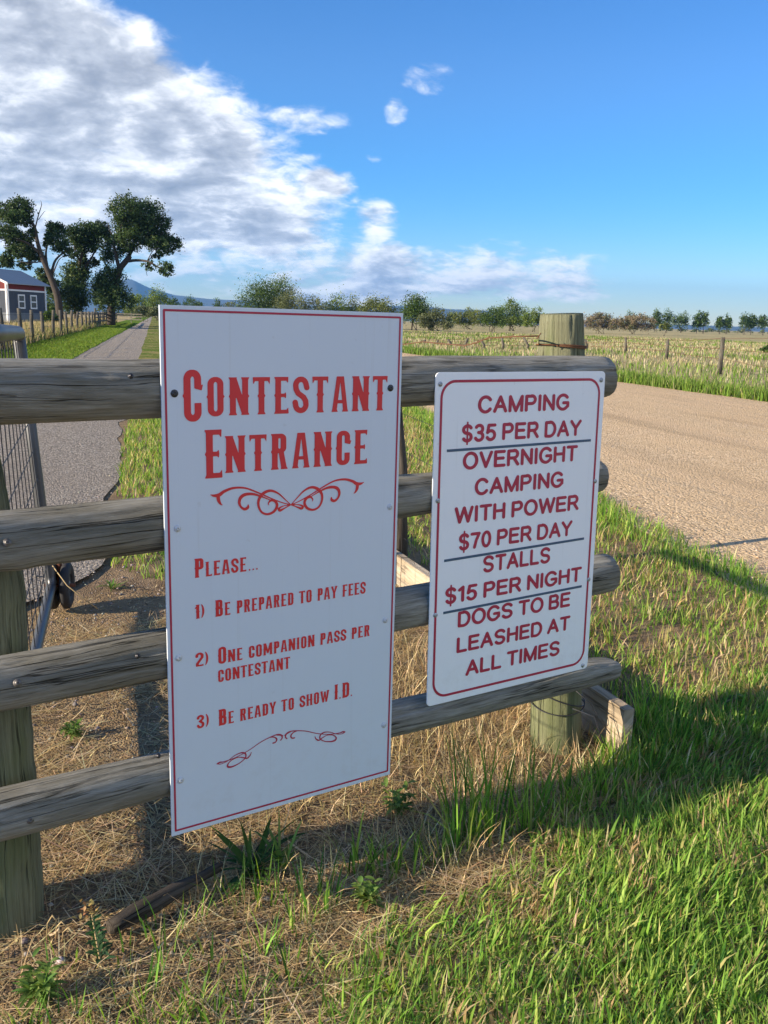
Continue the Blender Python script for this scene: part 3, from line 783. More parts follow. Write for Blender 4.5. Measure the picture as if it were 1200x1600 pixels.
# ---------------------------------------------------------------- the two signs
class Board:
    def __init__(s, origin, dirn, upv, W_, H_):
        s.o = Vector(origin); s.x = Vector(dirn).normalized(); s.y = Vector(upv).normalized(); s.n = s.x.cross(s.y)
        s.W, s.H = W_, H_
    def pt(s, x, y, d=0.0): return s.o + s.x * (x / 1000) + s.y * (y / 1000) + s.n * (d / 1000)
    def flat(s, name, VF, m, parent, d):
        V, F = VF
        return mk(name, [s.pt(x, y, d) for x, y in V], F, m, parent)
    def panel(s, m, parent, r, th):
        loop = []
        for cx, cy, a in ((s.W - r, s.H - r, 0), (r, s.H - r, 90), (r, r, 180), (s.W - r, r, 270)):
            for i in range(7 if r > 1 else 1): loop.append((cx + r * math.cos(R(a + 15 * i)), cy + r * math.sin(R(a + 15 * i))) if r > 1 else ((s.W if a in (0, 270) else 0), (s.H if a in (0, 90) else 0)))
        n = len(loop)
        cx_, cy_ = s.W / 2, s.H / 2
        ins = [((x - cx_) * (1 - 1.2 / s.W) + cx_, (y - cy_) * (1 - 1.2 / s.H) + cy_) for x, y in loop]
        V = [s.pt(x, y, -th) for x, y in loop] + [s.pt(x, y, -0.5) for x, y in loop] + [s.pt(x, y, 0) for x, y in ins]
        F = [tuple(range(n - 1, -1, -1)), tuple(range(2 * n, 3 * n))]
        for k_ in (0, n):
            F += [(k_ + i, k_ + (i + 1) % n, k_ + n + (i + 1) % n, k_ + n + i) for i in range(n)]
        return mk('panel', V, F, m, parent)
    def border(s, m, parent, x0, x1, y0, y1, r, w, d):
        def loop(g):
            rr = max(r + g, 0.5); L = []
            for cx, cy, a in ((x1 + g - rr, y1 + g - rr, 0), (x0 - g + rr, y1 + g - rr, 90), (x0 - g + rr, y0 - g + rr, 180), (x1 + g - rr, y0 - g + rr, 270)):
                for i in range(13): L.append((cx + rr * math.cos(R(a + 7.5 * i)), cy + rr * math.sin(R(a + 7.5 * i))))
            return L
        o, i_ = loop(w / 2), loop(-w / 2); n = len(o)
        V = [s.pt(x, y, d) for x, y in o + i_]
        F = [(i, (i + 1) % n, n + (i + 1) % n, n + i) for i in range(n)]
        return mk('border', V, F, m, parent)
def merge(*VFs):
    V = []; F = []
    for v, f in VFs:
        n = len(V); V += v; F += [tuple(i + n for i in q) for q in f]
    return V, F

lean1 = 0.0067
B1 = Board(FU(-0.571, 0, 1.39 + 0.018) - (Vector((0, 0, 1)) * math.cos(lean1) - FN * math.sin(lean1)) * 1.219, FD, Vector((0, 0, 1)) * math.cos(lean1) - FN * math.sin(lean1), 610, 1219)
s1 = thing('sign', 'tall white sign with red lettering reading CONTESTANT ENTRANCE, screwed to the log rails', 'sign', B1.pt(305, 0))
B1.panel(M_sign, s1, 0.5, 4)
B1.border(M_maroon, s1, 9.5, 601, 13, 1208.5, 1.0, 4.6, 0.8)
big_r = 1 / 70
B1.flat('heading', merge(line('west', 'C', 46, 90, 973.5, 111.5, big_r), line('west', 'ONTESTANT', 100.5, 568, 984.5, 83.5, big_r, gap=.11),
                         line('west', 'E', 93.5, 137, 846, 108, big_r), line('west', 'NTRANCE', 143, 516, 855.5, 83, big_r, gap=.11)), M_red, s1, 0.9)
B1.flat('lettering', merge(
    line('west', 'Please', 66, 193, 621.5, 34, big=1.3), line('west', '...', 198, 222, 622, 30, gap=.12),
    line('west', '1)', 66, 89, 525, 33, gap=.05), line('west', 'Be prepared to pay fees', 114, 519, 522.5, 31, big=1.27),
    line('west', '2)', 65, 97, 410, 33, gap=.05), line('west', 'One companion pass per', 119.5, 534.5, 406.8, 30, big=1.33),
    line('west', 'contestant', 119, 306.5, 361.5, 30),
    line('west', '3)', 66, 96, 257, 33, gap=.05), line('west', 'Be ready to show I.D.', 119, 486, 252.3, 30.5, big=1.33)), M_red, s1, 0.9)
def smooth_path(pts, n=9):
    """Catmull-Rom through (x, y, halfwidth)"""
    out = []
    q = [pts[0]] + list(pts) + [pts[-1]]
    for i in range(1, len(q) - 2):
        p0, p1, p2, p3 = (np.array(a, float) for a in q[i - 1:i + 3])
        for j in range(n):
            t = j / n
            out.append(0.5 * ((2 * p1) + (-p0 + p2) * t + (2 * p0 - 5 * p1 + 4 * p2 - p3) * t * t + (-p0 + 3 * p1 - 3 * p2 + p3) * t ** 3))
    out.append(np.array(pts[-1], float)); return np.array(out)
def ornament(strokes, cx, x0, x1, y0, y1, h):
    st = []
    for s_ in strokes:
        a = smooth_path(s_); st.append(a); b_ = a.copy(); b_[:, 0] = 2 * cx - b_[:, 0]; st.append(b_)
    def fn(x, y):
        d = np.full(x.shape, 1e3)
        for a in st:
            hw = np.maximum(a[:, 2], 0.55)
            xa, xb, ya, yb = a[:, 0].min() - 8, a[:, 0].max() + 8, a[:, 1].min() - 8, a[:, 1].max() + 8
            mk_ = (x > xa) & (x < xb) & (y > ya) & (y < yb)
            d[mk_] = np.minimum(d[mk_], sd_stroke(x[mk_], y[mk_], [(p[0], p[1]) for p in a], list(hw)))
        return d
    return contour(fn, x0, x1, y0, y1, h)
orn1 = [[(107, 809, 0.7), (116, 806, 3.0), (128, 807, 4.2), (140, 814, 3.4), (162, 820, 2.6), (190, 818, 2.0), (220, 806, 1.7), (255, 789, 1.4), (285, 776, 1.2), (307, 769, 1.1), (322, 763, 1.6), (335, 758, 3.0), (338, 763, 2.6), (326, 768, 1.2), (307, 769, 0.9)],
        [(125, 804, 4.2), (126, 795, 4.0), (130, 787, 2.4), (135, 783, 0.7)],
        [(255, 784, 0.9), (236, 793, 1.6), (212, 802, 2.8), (192, 803, 3.6), (180, 797, 4.0), (176, 786, 3.4), (180, 775, 2.6), (189, 769, 3.2), (197, 772, 3.4), (198, 778, 1.5)],
        [(307, 769, 0.9), (292, 783, 1.3), (274, 799, 2.0), (254, 807, 3.0), (236, 802, 3.6), (225, 789, 3.4), (224, 773, 2.8), (232, 758, 2.4), (247, 752, 2.6), (263, 757, 3.2), (271, 770, 3.4), (266, 781, 3.2), (256, 784, 2.6), (249, 778, 1.6), (250, 773, 0.7)]]
B1.flat('ornament', ornament(orn1, 307, 98, 516, 742, 830, 1.1), M_red, s1, 0.9)
orn2 = [[(115, 157, 1.6), (122, 159, 1.8), (132, 158, 1.2), (160, 161, 0.9), (195, 171, 1.0), (230, 186, 1.1), (262, 194, 1.3), (278, 194, 1.6), (288, 188, 1.2)],
        [(115, 157, 1.4), (124, 154, 0.9), (140, 157, 0.8), (160, 167, 1.0), (178, 170, 1.6), (188, 164, 1.8), (187, 154, 1.4), (174, 145, 1.2), (156, 140, 1.8), (144, 141, 2.4), (141, 147, 1.8), (150, 156, 1.1), (168, 160, 1.0), (182, 156, 1.4), (192, 152, 1.8), (200, 158, 1.4), (203, 165, 0.8)],
        [(252, 192, 0.8), (264, 190, 1.4), (271, 183, 1.9), (268, 176, 1.6), (261, 175, 1.8)],
        [(272, 193, 0.8), (283, 190, 1.4), (286, 183, 1.7), (282, 178, 1.6)]]
B1.flat('ornament', ornament(orn2, 290.5, 108, 474, 132, 202, 0.8), M_maroon, s1, 0.9)
for x, y, m in ((28.6, 1035, M_dscrew), (578, 1038.6, M_dscrew), (29, 739, M_wscrew), (586, 740, M_wscrew), (26, 439, M_wscrew), (581, 441, M_wscrew), (24, 138, M_wscrew), (586, 149, M_wscrew)):
    disc_bolt('screw', B1.pt(x, y, 0.3), B1.n, 0.0078 if m is M_wscrew else 0.0085, 0.0022, m, s1)

lean2 = 0.0234
D2 = Vector((math.cos(YAW - 0.0031), math.sin(YAW - 0.0031), 0)); N2 = Vector((math.sin(YAW - 0.0031), -math.cos(YAW - 0.0031), 0))
up2 = Vector((0, 0, 1)) * math.cos(lean2) - N2 * math.sin(lean2)
B2 = Board(FU(0.1675, -0.0333, 1.39 - 0.1276) - up2 * 0.914, D2, up2, 610, 914)
s2 = thing('sign', 'shorter white sign with rounded corners listing camping and stall prices in dark red capitals', 'sign', B2.pt(305, 0))
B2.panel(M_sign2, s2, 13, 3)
B2.border(M_maroon, s2, 20, 589, 22, 891, 44, 7.2, 0.8)
L2 = [('CAMPING', 142, 471.5, 804.5, 47), ('$35 PER DAY', 90, 523, 729, 47), ('OVERNIGHT', 97.5, 514, 655, 47), ('CAMPING', 141, 465, 581.5, 46.5), ('WITH POWER', 76, 531, 508, 46.5),
      ('$70 PER DAY', 92, 509, 432.5, 46.5), ('STALLS', 179, 429, 359.5, 47.5), ('$15 PER NIGHT', 51, 559, 286, 46), ('DOGS TO BE', 97, 519, 213, 46), ('LEASHED AT', 96, 523, 138.5, 45.5), ('ALL TIMES', 131.5, 487, 65, 46)]
B2.flat('lettering', merge(*[line('grot', t, a, b, y, h, 1 / 40, gap=.10, space=.30) for t, a, b, y, h in L2]), M_maroon, s2, 0.9)
for x0, x1, y0, y1 in ((42, 566, 709, 713.5), (44, 562, 410, 418), (46, 564, 263, 269.5)):
    B2.flat('underline', ([(x0, y0 - 3.6), (x1, y1 - 3.6), (x1, y1 + 3.6), (x0, y0 + 3.6)], [(0, 1, 2, 3)]), M_navy, s2, 0.8)
for x, y in ((15, 884), (594, 889), (17, 577), (594, 590), (20, 261), (592, 287), (589, 12)):
    disc_bolt('screw', B2.pt(x, y, 0.3), B2.n, 0.0068, 0.0022, M_screw, s2)

# ---------------------------------------------------------------- gate, kick-board fence, loose wood
hinge_t = Vector((-0.93, 1.98, 1.335)); end_t = P(29, 520, 4.08); end_b = P(80, 915, 4.05)
hinge_b = Vector((-0.93, 1.98, 0.12))
gate = thing('gate', 'open grey pipe gate with wire mesh swung back behind the log rails', 'gate', (-0.93, 1.98, 0))
m = MB()
c1 = end_t.lerp(hinge_t, 0.03)
m.tube([hinge_t, hinge_t.lerp(end_t, 0.5), c1, end_t + Vector((0, 0, -0.015)), end_t.lerp(end_b, 0.035), end_t.lerp(end_b, 0.5), end_b.lerp(end_t, 0.04), end_b + Vector((0.004, -0.01, -0.0)), end_b.lerp(hinge_b, 0.03), end_b.lerp(hinge_b, 0.5), hinge_b], [.03, .03, .03, .028, .026, .025, .024, .022, .022, .022, .022], 14)
m.tube([hinge_b + Vector((0, 0, -0.02)), hinge_t + Vector((0, 0, 0.02))], 0.027, 12)
m.build('frame', M_pipe, gate, True)
m = MB()
for i in range(1, 15):
    t = i / 15; m.tube([hinge_b.lerp(end_b, t), hinge_t.lerp(end_t, t)], 0.0021, 5, False)
for i in range(1, 9):
    t = i / 9; m.tube([hinge_b.lerp(hinge_t, t) + Vector((0.004, 0, 0)), end_b.lerp(end_t, t) + Vector((0.004, 0, 0))], 0.0021, 5, False)
m.build('wire_mesh', M_gwire, gate)
# wheel pair at the free end
wc = ground_at(92, 950); axis = Vector((0.985, 0.17, 0))
def lathe(c, ax, prof, seg=28):
    ax = Vector(ax).normalized(); x = Vector((0, 0, 1)); y = ax.cross(x)
    V = []; F = []
    for r_, h_ in prof:
        for j in range(seg):
            an = 2 * math.pi * j / seg; V.append(Vector(c) + ax * h_ + (x * math.cos(an) + y * math.sin(an)) * r_)
    for i in range(len(prof) - 1):
        for j in range(seg): F.append((i * seg + j, i * seg + (j + 1) % seg, (i + 1) * seg + (j + 1) % seg, (i + 1) * seg + j))
    return V, F
for s_ in (-1, 1):
    c = Vector((wc.x, wc.y, 0.112)) + axis * (0.030 * s_ + 0.012)
    b = MB(); b.add(*lathe(c, axis, [(0.055, -0.018), (0.095, -0.021), (0.110, -0.012), (0.113, 0), (0.110, 0.012), (0.095, 0.021), (0.055, 0.018), (0.055, -0.018)]))
    wh = b.build('wheel', M_tyre, gate, True)
    b = MB(); b.add(*lathe(c, axis, [(0.001, -0.012), (0.02, -0.013), (0.025, -0.004), (0.054, -0.010), (0.054, 0.010), (0.025, 0.004), (0.02, 0.013), (0.001, 0.012)]))
    b.build('rim', M_rim, gate, True).parent = wh
m = MB()
m.tube([end_b + Vector((0.02, 0, 0.12)), Vector((wc.x - 0.02, wc.y, 0.26)), Vector((wc.x + 0.012, wc.y, 0.24)), Vector((wc.x + 0.012, wc.y, 0.112))], 0.014, 8)
m.tube([Vector((wc.x, wc.y, 0.112)) - axis * 0.06, Vector((wc.x, wc.y, 0.112)) + axis * 0.08], 0.009, 8)
m.build('wheel_bracket', M_rust, gate, True)

kick = thing('wire_fence', 'low wire fence with a pale kick board running away behind the signs', 'fence', (0.45, 3.8, 0))
k0, k1 = ground_at(560, 862), ground_at(977, 1176)
kd = (k0 - k1).normalized(); kn = Vector((-kd.y, kd.x, 0))
far = k1 + kd * 6.0
m = MB(); m.box((k1 + kd * 1.0) + Vector((0, 0, 0.070)), kd * 1.0, kn * 0.020, Vector((0, 0, 0.085))); m.build('kick_board', M_plank, kick)
m = MB(); m.box((k1 + kd * 3.01) + Vector((0, 0, 0.072)) , kd * 1.0, kn * 0.019, Vector((0, 0, 0.085))); m.build('kick_board', M_plank, kick)
stb = P(634, 705, 4.9); stb.z = 0
m = MB(); m.tube([stb + Vector((0, 0, -0.05)), stb + Vector((-0.02, 0, 0.6)), stb + Vector((-0.10, 0, 1.25))], [0.038, 0.034, 0.030], 10, True, 0.06); m.build('stake', M_old, kick, True)
m = MB()
base0 = k1 - kn * 0.0; 
for i, z in enumerate((0.22, 0.36, 0.52, 0.70, 0.90, 1.10)):
    m.tube([k1 + kd * 0.30 + Vector((0, 0, z)), k1 + kd * 1.3 + Vector((0, 0, z - 0.02)), stb + Vector((-0.03 * z, 0, z)), far + Vector((0, 0, z - 0.03))], 0.0013, 4, False)
for i in range(30):
    q = k1 + kd * (0.35 + 0.19 * i); m.tube([q + Vector((0, 0, 0.15)), q + Vector((0.01, 0, 1.08))], 0.0012, 4, False)
m.build('wire_mesh', M_gwire, kick)
m = MB()
tw = [FU(0.705, -0.245, 1.33)] + [P(px, py, Y_) for px, py, Y_ in ((842, 525, 2.75), (800, 526, 3.0), (763, 528, 3.4), (745, 535, 3.6), (727, 540, 3.8), (690, 537, 4.2), (660, 534, 4.6), (632, 538, 4.95))]
tw += [far + Vector((0, 0, 1.22))]
m.tube(tw, 0.0024, 6)
for i, q in enumerate(tw[1:-1]):
    m.tube([q + Vector((-0.006, 0, -0.008)), q + Vector((0.006, 0, 0.009))], 0.0016, 5)
m.build('top_wire', M_wire, kick, True)

# dark weathered stick lying under the tall sign
a, b = ground_at(172, 1450, 0.006), ground_at(345, 1352, 0.012)
m = MB(); d = (b - a); side = Vector((-d.y, d.x, 0)).normalized()
pts = [a.lerp(b, t) + side * 0.002 * math.sin(t * 5) for t in np.linspace(0, 1, 14)]
m.tube(pts, [0.012 + 0.010 * math.sin(math.pi * min(1, t + 0.2)) for t in np.linspace(0, 1, 14)], 9, True, 0.16)
tag(m.build('weathered_stick', M_old, None, True, a), 'dark weathered stick of wood lying in the straw below the tall sign', 'stick')
m = MB(); m.tube([P(82, 884, 3.95), P(105, 915, 3.9), P(130, 935, 3.9), P(152, 951, 3.95)], 0.0024, 5)
tag(m.build('dry_twig', M_hay, None, True, P(152, 951, 3.95)), 'thin dry twig leaning against the gate wheel', 'twig')

# ---------------------------------------------------------------- blades: grass and straw
def blades(x, y, z, L, wd, az_, lean, curl, col, segs=3):
    """numpy blades: every blade a tapering bent strip"""
    N = len(x); dxy = np.stack([np.cos(az_), np.sin(az_)], -1)
    sx = np.stack([-np.sin(az_ + RNG.uniform(-.9, .9, N)), np.cos(az_ + RNG.uniform(-.9, .9, N))], -1)
    VV = []; p = np.stack([x, y, z], -1).astype(float); ang = lean.copy()
    wp = [1.0, 0.92, 0.62][:segs] if segs == 3 else [1.0, 0.75]
    for s_ in range(segs):
        half = (wd * wp[s_] / 2)[:, None]
        side = np.concatenate([sx * half, np.zeros((N, 1))], 1)
        VV += [p - side, p + side]
        st = (L / segs)[:, None]
        p = p + np.concatenate([dxy * np.sin(ang)[:, None], np.cos(ang)[:, None]], 1) * st
        ang = ang + curl
    VV.append(p)
    k_ = 2 * segs + 1
    V = np.stack(VV, 1).reshape(-1, 3)
    base = np.arange(N) * k_
    Q = np.concatenate([np.stack([base + 2 * i, base + 2 * i + 1, base + 2 * i + 3, base + 2 * i + 2], -1) for i in range(segs - 1)]) if segs > 1 else np.zeros((0, 4), int)
    T = np.stack([base + k_ - 3, base + k_ - 2, base + k_ - 1], -1)
    C = np.repeat(col, k_, 0)
    return V, Q, T, C
def join(parts):
    V = []; Q = []; T = []; C = []; n = 0
    for v, q, t, c in parts:
        V.append(v); Q.append(q + n); T.append(t + n); C.append(c); n += len(v)
    return np.concatenate(V), (np.concatenate(Q), np.concatenate(T)), np.concatenate(C)
def pick(N, cols, wts, var=0.18):
    c = np.array(cols)[RNG.choice(len(cols), N, p=np.array(wts) / sum(wts))]
    return np.clip(c * (1 + RNG.normal(0, var, (N, 1))) * (1 + RNG.normal(0, 0.06, (N, 3))), 0.01, 0.9)
GREENS = [(0.16, 0.31, 0.042), (0.23, 0.39, 0.06), (0.35, 0.47, 0.105), (0.075, 0.175, 0.03), (0.46, 0.46, 0.17)]
STRAWS = [(0.52, 0.39, 0.20), (0.40, 0.29, 0.14), (0.66, 0.53, 0.32), (0.25, 0.17, 0.08)]
def fence_uv(x, y):
    dx_ = x - FO.x; dy_ = y - FO.y
    return dx_ * FD.x + dy_ * FD.y, dx_ * FN.x + dy_ * FN.y
def ab(x, y): return x * EV.x + y * EV.y, x * GV.x + y * GV.y

# 1. foreground lawn
N = 170000
u = RNG.uniform(-1.3, 2.4, N); p = RNG.uniform(-0.25, 1.75, N)
x = FO.x + FD.x * u + FN.x * p; y = FO.y + FD.y * u + FN.y * p
edge = (u + 0.50 + (p - 0.35) * 0.40) + (fbm(x, y, 4, 31) - 0.5) * 0.5
pe = p - 0.27 + 0.45 * np.clip(u - 0.15, 0, 2) + (fbm(x, y, 5, 37) - 0.5) * 0.22
dens = np.clip(edge * 4, 0.0, 1) * np.clip(pe * 5, 0.0, 1)
dens = np.maximum(dens, 0.95 * (u > 1.05) * np.clip((u - 1.0) * 4, 0, 1))
dens = np.maximum(dens, 0.075 * (p > 0.30) * (u > -1.2))
dens *= 0.42 + 0.8 * np.clip(fbm(x, y, 9, 33) * 1.7 - 0.25, 0, 1)
kp = RNG.uniform(0, 1, N) < dens
x, y, u, p = x[kp], y[kp], u[kp], p[kp]; n = len(x)
Lh = np.clip(RNG.normal(0.054, 0.022, n), 0.018, 0.15) * (0.75 + 0.5 * fbm(x, y, 6, 41))
tilt = 0.9 + (fbm(x, y, 3, 43) - 0.5) * 3.0 + RNG.normal(0, 0.8, n)
dryf = fbm(x, y, 7, 47) + RNG.normal(0, 0.12, n)
col = np.where((dryf > 0.71)[:, None], pick(n, STRAWS, [3, 2, 2, 1]), pick(n, GREENS, [4, 4, 3.2, 2.4, 1.2]))
lawn = [blades(x, y, gz(x, y) - 0.004, Lh, 0.0028 + 0.0052 * RNG.uniform(0, 1, n) ** 1.6, tilt, np.abs(RNG.normal(0.6, 0.45, n)), RNG.uniform(0.0, 0.7, n), col)]
n = len(x); n2 = n // 3; x2 = x[:n2] + RNG.normal(0, .01, n2); y2 = y[:n2] + RNG.normal(0, .01, n2)      # dead thatch between the blades
lawn.append(blades(x2, y2, gz(x2, y2), RNG.uniform(0.02, 0.07, n2), RNG.uniform(0.0012, 0.0035, n2), RNG.uniform(0, 6.28, n2), RNG.uniform(0.8, 1.6, n2), RNG.normal(0, .2, n2), pick(n2, STRAWS, [3, 4, 2, 3])))
V, Q, C = join(lawn); stuff(mk('lawn_grass', V, Q, M_grass, col=C))

# 2. verge between fence and road, and grass behind the fence
N = 190000
a_ = RNG.uniform(-0.35, 4.2, N); b_ = 1.5 + 16.5 * RNG.uniform(0, 1, N) ** 1.6
x = EV.x * a_ + GV.x * b_; y = EV.y * a_ + GV.y * b_
u, p = fence_uv(x, y)
rl = np.array([road_l(v) for v in b_])
on_right = (a_ > 1.55) & (a_ < rl + 0.12 + 0.25 * (fbm(x, y, 3, 52) - 0.5)) & (p < 0.1)
back = (a_ < 1.55) & (b_ > 5.0 + 2.2 * (0.5 - fbm(x, y, 2, 51)) + 0.5 * np.clip(0.7 - a_, 0, 1) - 0.2) & (a_ > np.array([path_r(v) for v in b_]) - 0.03 + 0.16 * (fbm(x, y, 3, 53)))
dens = np.where(on_right, 0.80, 0) + np.where(back, 0.9, 0)
dens *= np.clip(fbm(x, y, 5, 57) * 1.9 - 0.22, 0.1, 1)
kp = RNG.uniform(0, 1, N) < dens
x, y, a_, b_, on_right = x[kp], y[kp], a_[kp], b_[kp], on_right[kp]; n = len(x); rl = rl[kp]
edgeband = np.clip(1 - np.abs(a_ - rl + 0.12) / 0.28, 0, 1) * on_right
green = np.where(on_right, 0.36 + 0.75 * fbm(x, y, 2.2, 61) - 0.08 + 0.5 * edgeband, 0.86)
isg = RNG.uniform(0, 1, n) < green
col = np.where(isg[:, None], pick(n, GREENS, [4, 4, 3, 2, 2]), pick(n, STRAWS, [4, 2, 4, 1]))
Lh = np.clip(RNG.normal(0.06, 0.022, n), 0.02, 0.13) * (1 + 0.9 * edgeband) * (1 + 0.02 * b_)
v = blades(x, y, gz(x, y) - 0.004, Lh, RNG.uniform(0.003, 0.006, n) * (1 + 0.09 * b_), RNG.uniform(0, 6.28, n), np.abs(RNG.normal(0.3, 0.25, n)), RNG.uniform(0, .4, n), col)
V, Q, C = join([v]); stuff(mk('verge_grass', V, Q, M_grass, col=C))

# 3. tall dark grass in the shade along the fence foot and by the kick board
parts = []
def clump(cx, cy, r, n, h, w=0.006, cols=GREENS, wts=(4, 3, 1, 4, 0.5), lean=0.22):
    a2 = RNG.uniform(0, 6.28, n); r2 = r * np.sqrt(RNG.uniform(0, 1, n)); x = cx + r2 * np.cos(a2); y = cy + r2 * np.sin(a2)
    return blades(x, y, gz(x, y) - 0.004, h * RNG.uniform(0.45, 1.1, n), w * RNG.uniform(0.6, 1.2, n), a2 + RNG.normal(0, 0.6, n), np.abs(RNG.normal(lean, 0.15, n)), RNG.uniform(0.03, 0.35, n), pick(n, cols, wts))
for px, py, r, n, h in ((720, 1310, .05, 34, .33), (770, 1300, .06, 40, .33), (830, 1285, .06, 44, .28), (880, 1260, .07, 50, .16), (930, 1250, .07, 50, .14), (690, 1330, .05, 24, .16),
                        (560, 1345, .04, 20, .17), (600, 1355, .04, 22, .14), (640, 1345, .05, 20, .13), (500, 1400, .05, 26, .13), (960, 1225, .08, 60, .15), (1010, 1200, .09, 80, .15),
                        (1050, 1160, .1, 90, .16), (1000, 1130, .07, 60, .17), (1100, 1150, .12, 80, .12), (1160, 1130, .12, 80, .12), (960, 1180, .05, 40, .14), (1040, 1110, .08, 60, .14)):
    g = ground_at(px, py); parts.append(clump(g.x, g.y, r, n, h, 0.0065))
for px, py, n, h in ((250, 1500, 10, .11), (215, 1545, 14, .10), (300, 1570, 16, .10), (170, 1590, 14, .09), (390, 1560, 16, .10), (255, 1440, 8, .12), (290, 1425, 5, .11), (120, 1590, 10, .08), (345, 1590, 16, .09), (460, 1510, 18, .10), (200, 1480, 8, .07), (330, 1500, 12, .09), (410, 1480, 14, .10), (275, 1590, 18, .08), (90, 1500, 8, .06), (40, 1590, 18, .08), (380, 1400, 12, .15), (430, 1390, 14, .14), (350, 1390, 8, .12), (240, 1580, 14, .09), (470, 1440, 16, .11)):
    g = ground_at(px, py); parts.append(clump(g.x, g.y, 0.05, n, h, 0.005))
V, Q, C = join(parts); stuff(mk('tall_grass', V, Q, M_grass, col=C))

# 4. straw: standing stubble between the posts, litter lying everywhere near the fence
N = 20000
a_ = RNG.uniform(0.05, 1.5, N); b_ = RNG.uniform(1.9, 5.0, N)
x = EV.x * a_ + GV.x * b_; y = EV.y * a_ + GV.y * b_; u, p = fence_uv(x, y)
kp = (p < 0.24) & (p > -1.7) & (u > -0.75) & (u < 1.0) & (RNG.uniform(0, 1, N) < 0.15 + 0.85 * np.clip(u + 0.35, 0, 1) * np.clip(fbm(x, y, 4, 71) * 1.8 - .2, 0, 1))
x, y = x[kp], y[kp]; n = len(x)
v1 = blades(x, y, gz(x, y) - 0.003, RNG.uniform(0.05, 0.15, n), RNG.uniform(0.0014, 0.003, n), RNG.uniform(0, 6.28, n), np.abs(RNG.normal(0.5, 0.35, n)), RNG.uniform(-.1, .5, n), pick(n, STRAWS, [4, 3, 4, 1]))
N = 90000
u = RNG.uniform(-1.3, 1.5, N); p = RNG.uniform(-2.1, 1.3, N)
x = FO.x + FD.x * u + FN.x * p; y = FO.y + FD.y * u + FN.y * p
aa, bb = ab(x, y)
kp = (aa > -0.9) & (aa < 1.6) & (RNG.uniform(0, 1, N) < np.clip(fbm(x, y, 3, 77) * 2.2 - 0.35, 0.06, 1)) & ~((u > 0.1) & (p > 0.6))
x, y = x[kp], y[kp]; n = len(x)
v2 = blades(x, y, gz(x, y) + RNG.uniform(0.001, 0.012, n), RNG.uniform(0.03, 0.16, n), RNG.uniform(0.0012, 0.003, n), RNG.uniform(0, 6.28, n), np.clip(RNG.normal(1.5, 0.10, n), 1.1, 1.62), RNG.normal(0, 0.1, n), pick(n, STRAWS, [4, 3, 4, 2]))
N = 22000                                                   # crumbs and short chaff
u = RNG.uniform(-1.3, 1.2, N); p = RNG.uniform(-2.6, 1.2, N)
x = FO.x + FD.x * u + FN.x * p; y = FO.y + FD.y * u + FN.y * p; aa, bb = ab(x, y); kp = (aa > -0.9) & (aa < 1.5); x, y = x[kp], y[kp]; n = len(x)
v3 = blades(x, y, gz(x, y) + RNG.uniform(0.001, 0.006, n), RNG.uniform(0.006, 0.03, n), RNG.uniform(0.003, 0.007, n), RNG.uniform(0, 6.28, n), np.clip(RNG.normal(1.45, 0.15, n), 1.0, 1.62), RNG.normal(0, 0.2, n), pick(n, STRAWS + [(0.10, 0.065, 0.04)], [3, 3, 2, 3, 4]))
V, Q, C = join([v1, v2, v3]); stuff(mk('straw', V, Q, M_straw, col=C))

# 5. left verge, tall dry grass under the far post fence
N = 60000
b_ = 16 + 110 * RNG.uniform(0, 1, N) ** 1.7; a_ = RNG.uniform(-4.95, -2.35, N)
x = EV.x * a_ + GV.x * b_; y = EV.y * a_ + GV.y * b_
Lh = RNG.uniform(0.05, 0.11, N); wd = 0.006 + 0.0006 * b_
v1 = blades(x, y, np.zeros(N), Lh, wd, RNG.uniform(0, 6.28, N), np.abs(RNG.normal(0.3, .25, N)), RNG.uniform(0, .3, N), pick(N, [(0.13, 0.21, 0.03), (0.19, 0.28, 0.045), (0.10, 0.17, 0.025), (0.28, 0.30, 0.08)], [4, 4, 3, 1]), 2)
N = 42000
b_ = 22 + 110 * RNG.uniform(0, 1, N) ** 1.6; a_ = -4.85 - np.abs(RNG.normal(0, 2.6, N))
x = EV.x * a_ + GV.x * b_; y = EV.y * a_ + GV.y * b_
nearf = a_ > -5.5
v2 = blades(x, y, np.full(N, -0.01), np.where(nearf, RNG.uniform(0.25, 0.60, N), RNG.uniform(0.3, 0.75, N)), 0.010 + 0.0006 * b_, RNG.uniform(0, 6.28, N), np.abs(RNG.normal(0.2, .15, N)), RNG.uniform(0, .3, N),
            np.where((RNG.uniform(0, 1, N) < np.where(nearf, 0.45, 0.10))[:, None], pick(N, [(0.10, 0.14, 0.03), (0.16, 0.19, 0.05)], [1, 1]), pick(N, [(0.46, 0.38, 0.22), (0.38, 0.30, 0.15), (0.30, 0.26, 0.11)], [3, 3, 1])), 2)
V, Q, C = join([v1]); stuff(mk('mown_grass', V, Q, M_grass, col=C))
V, Q, C = join([v2]); stuff(mk('dry_grass', V, Q, M_straw, col=C))

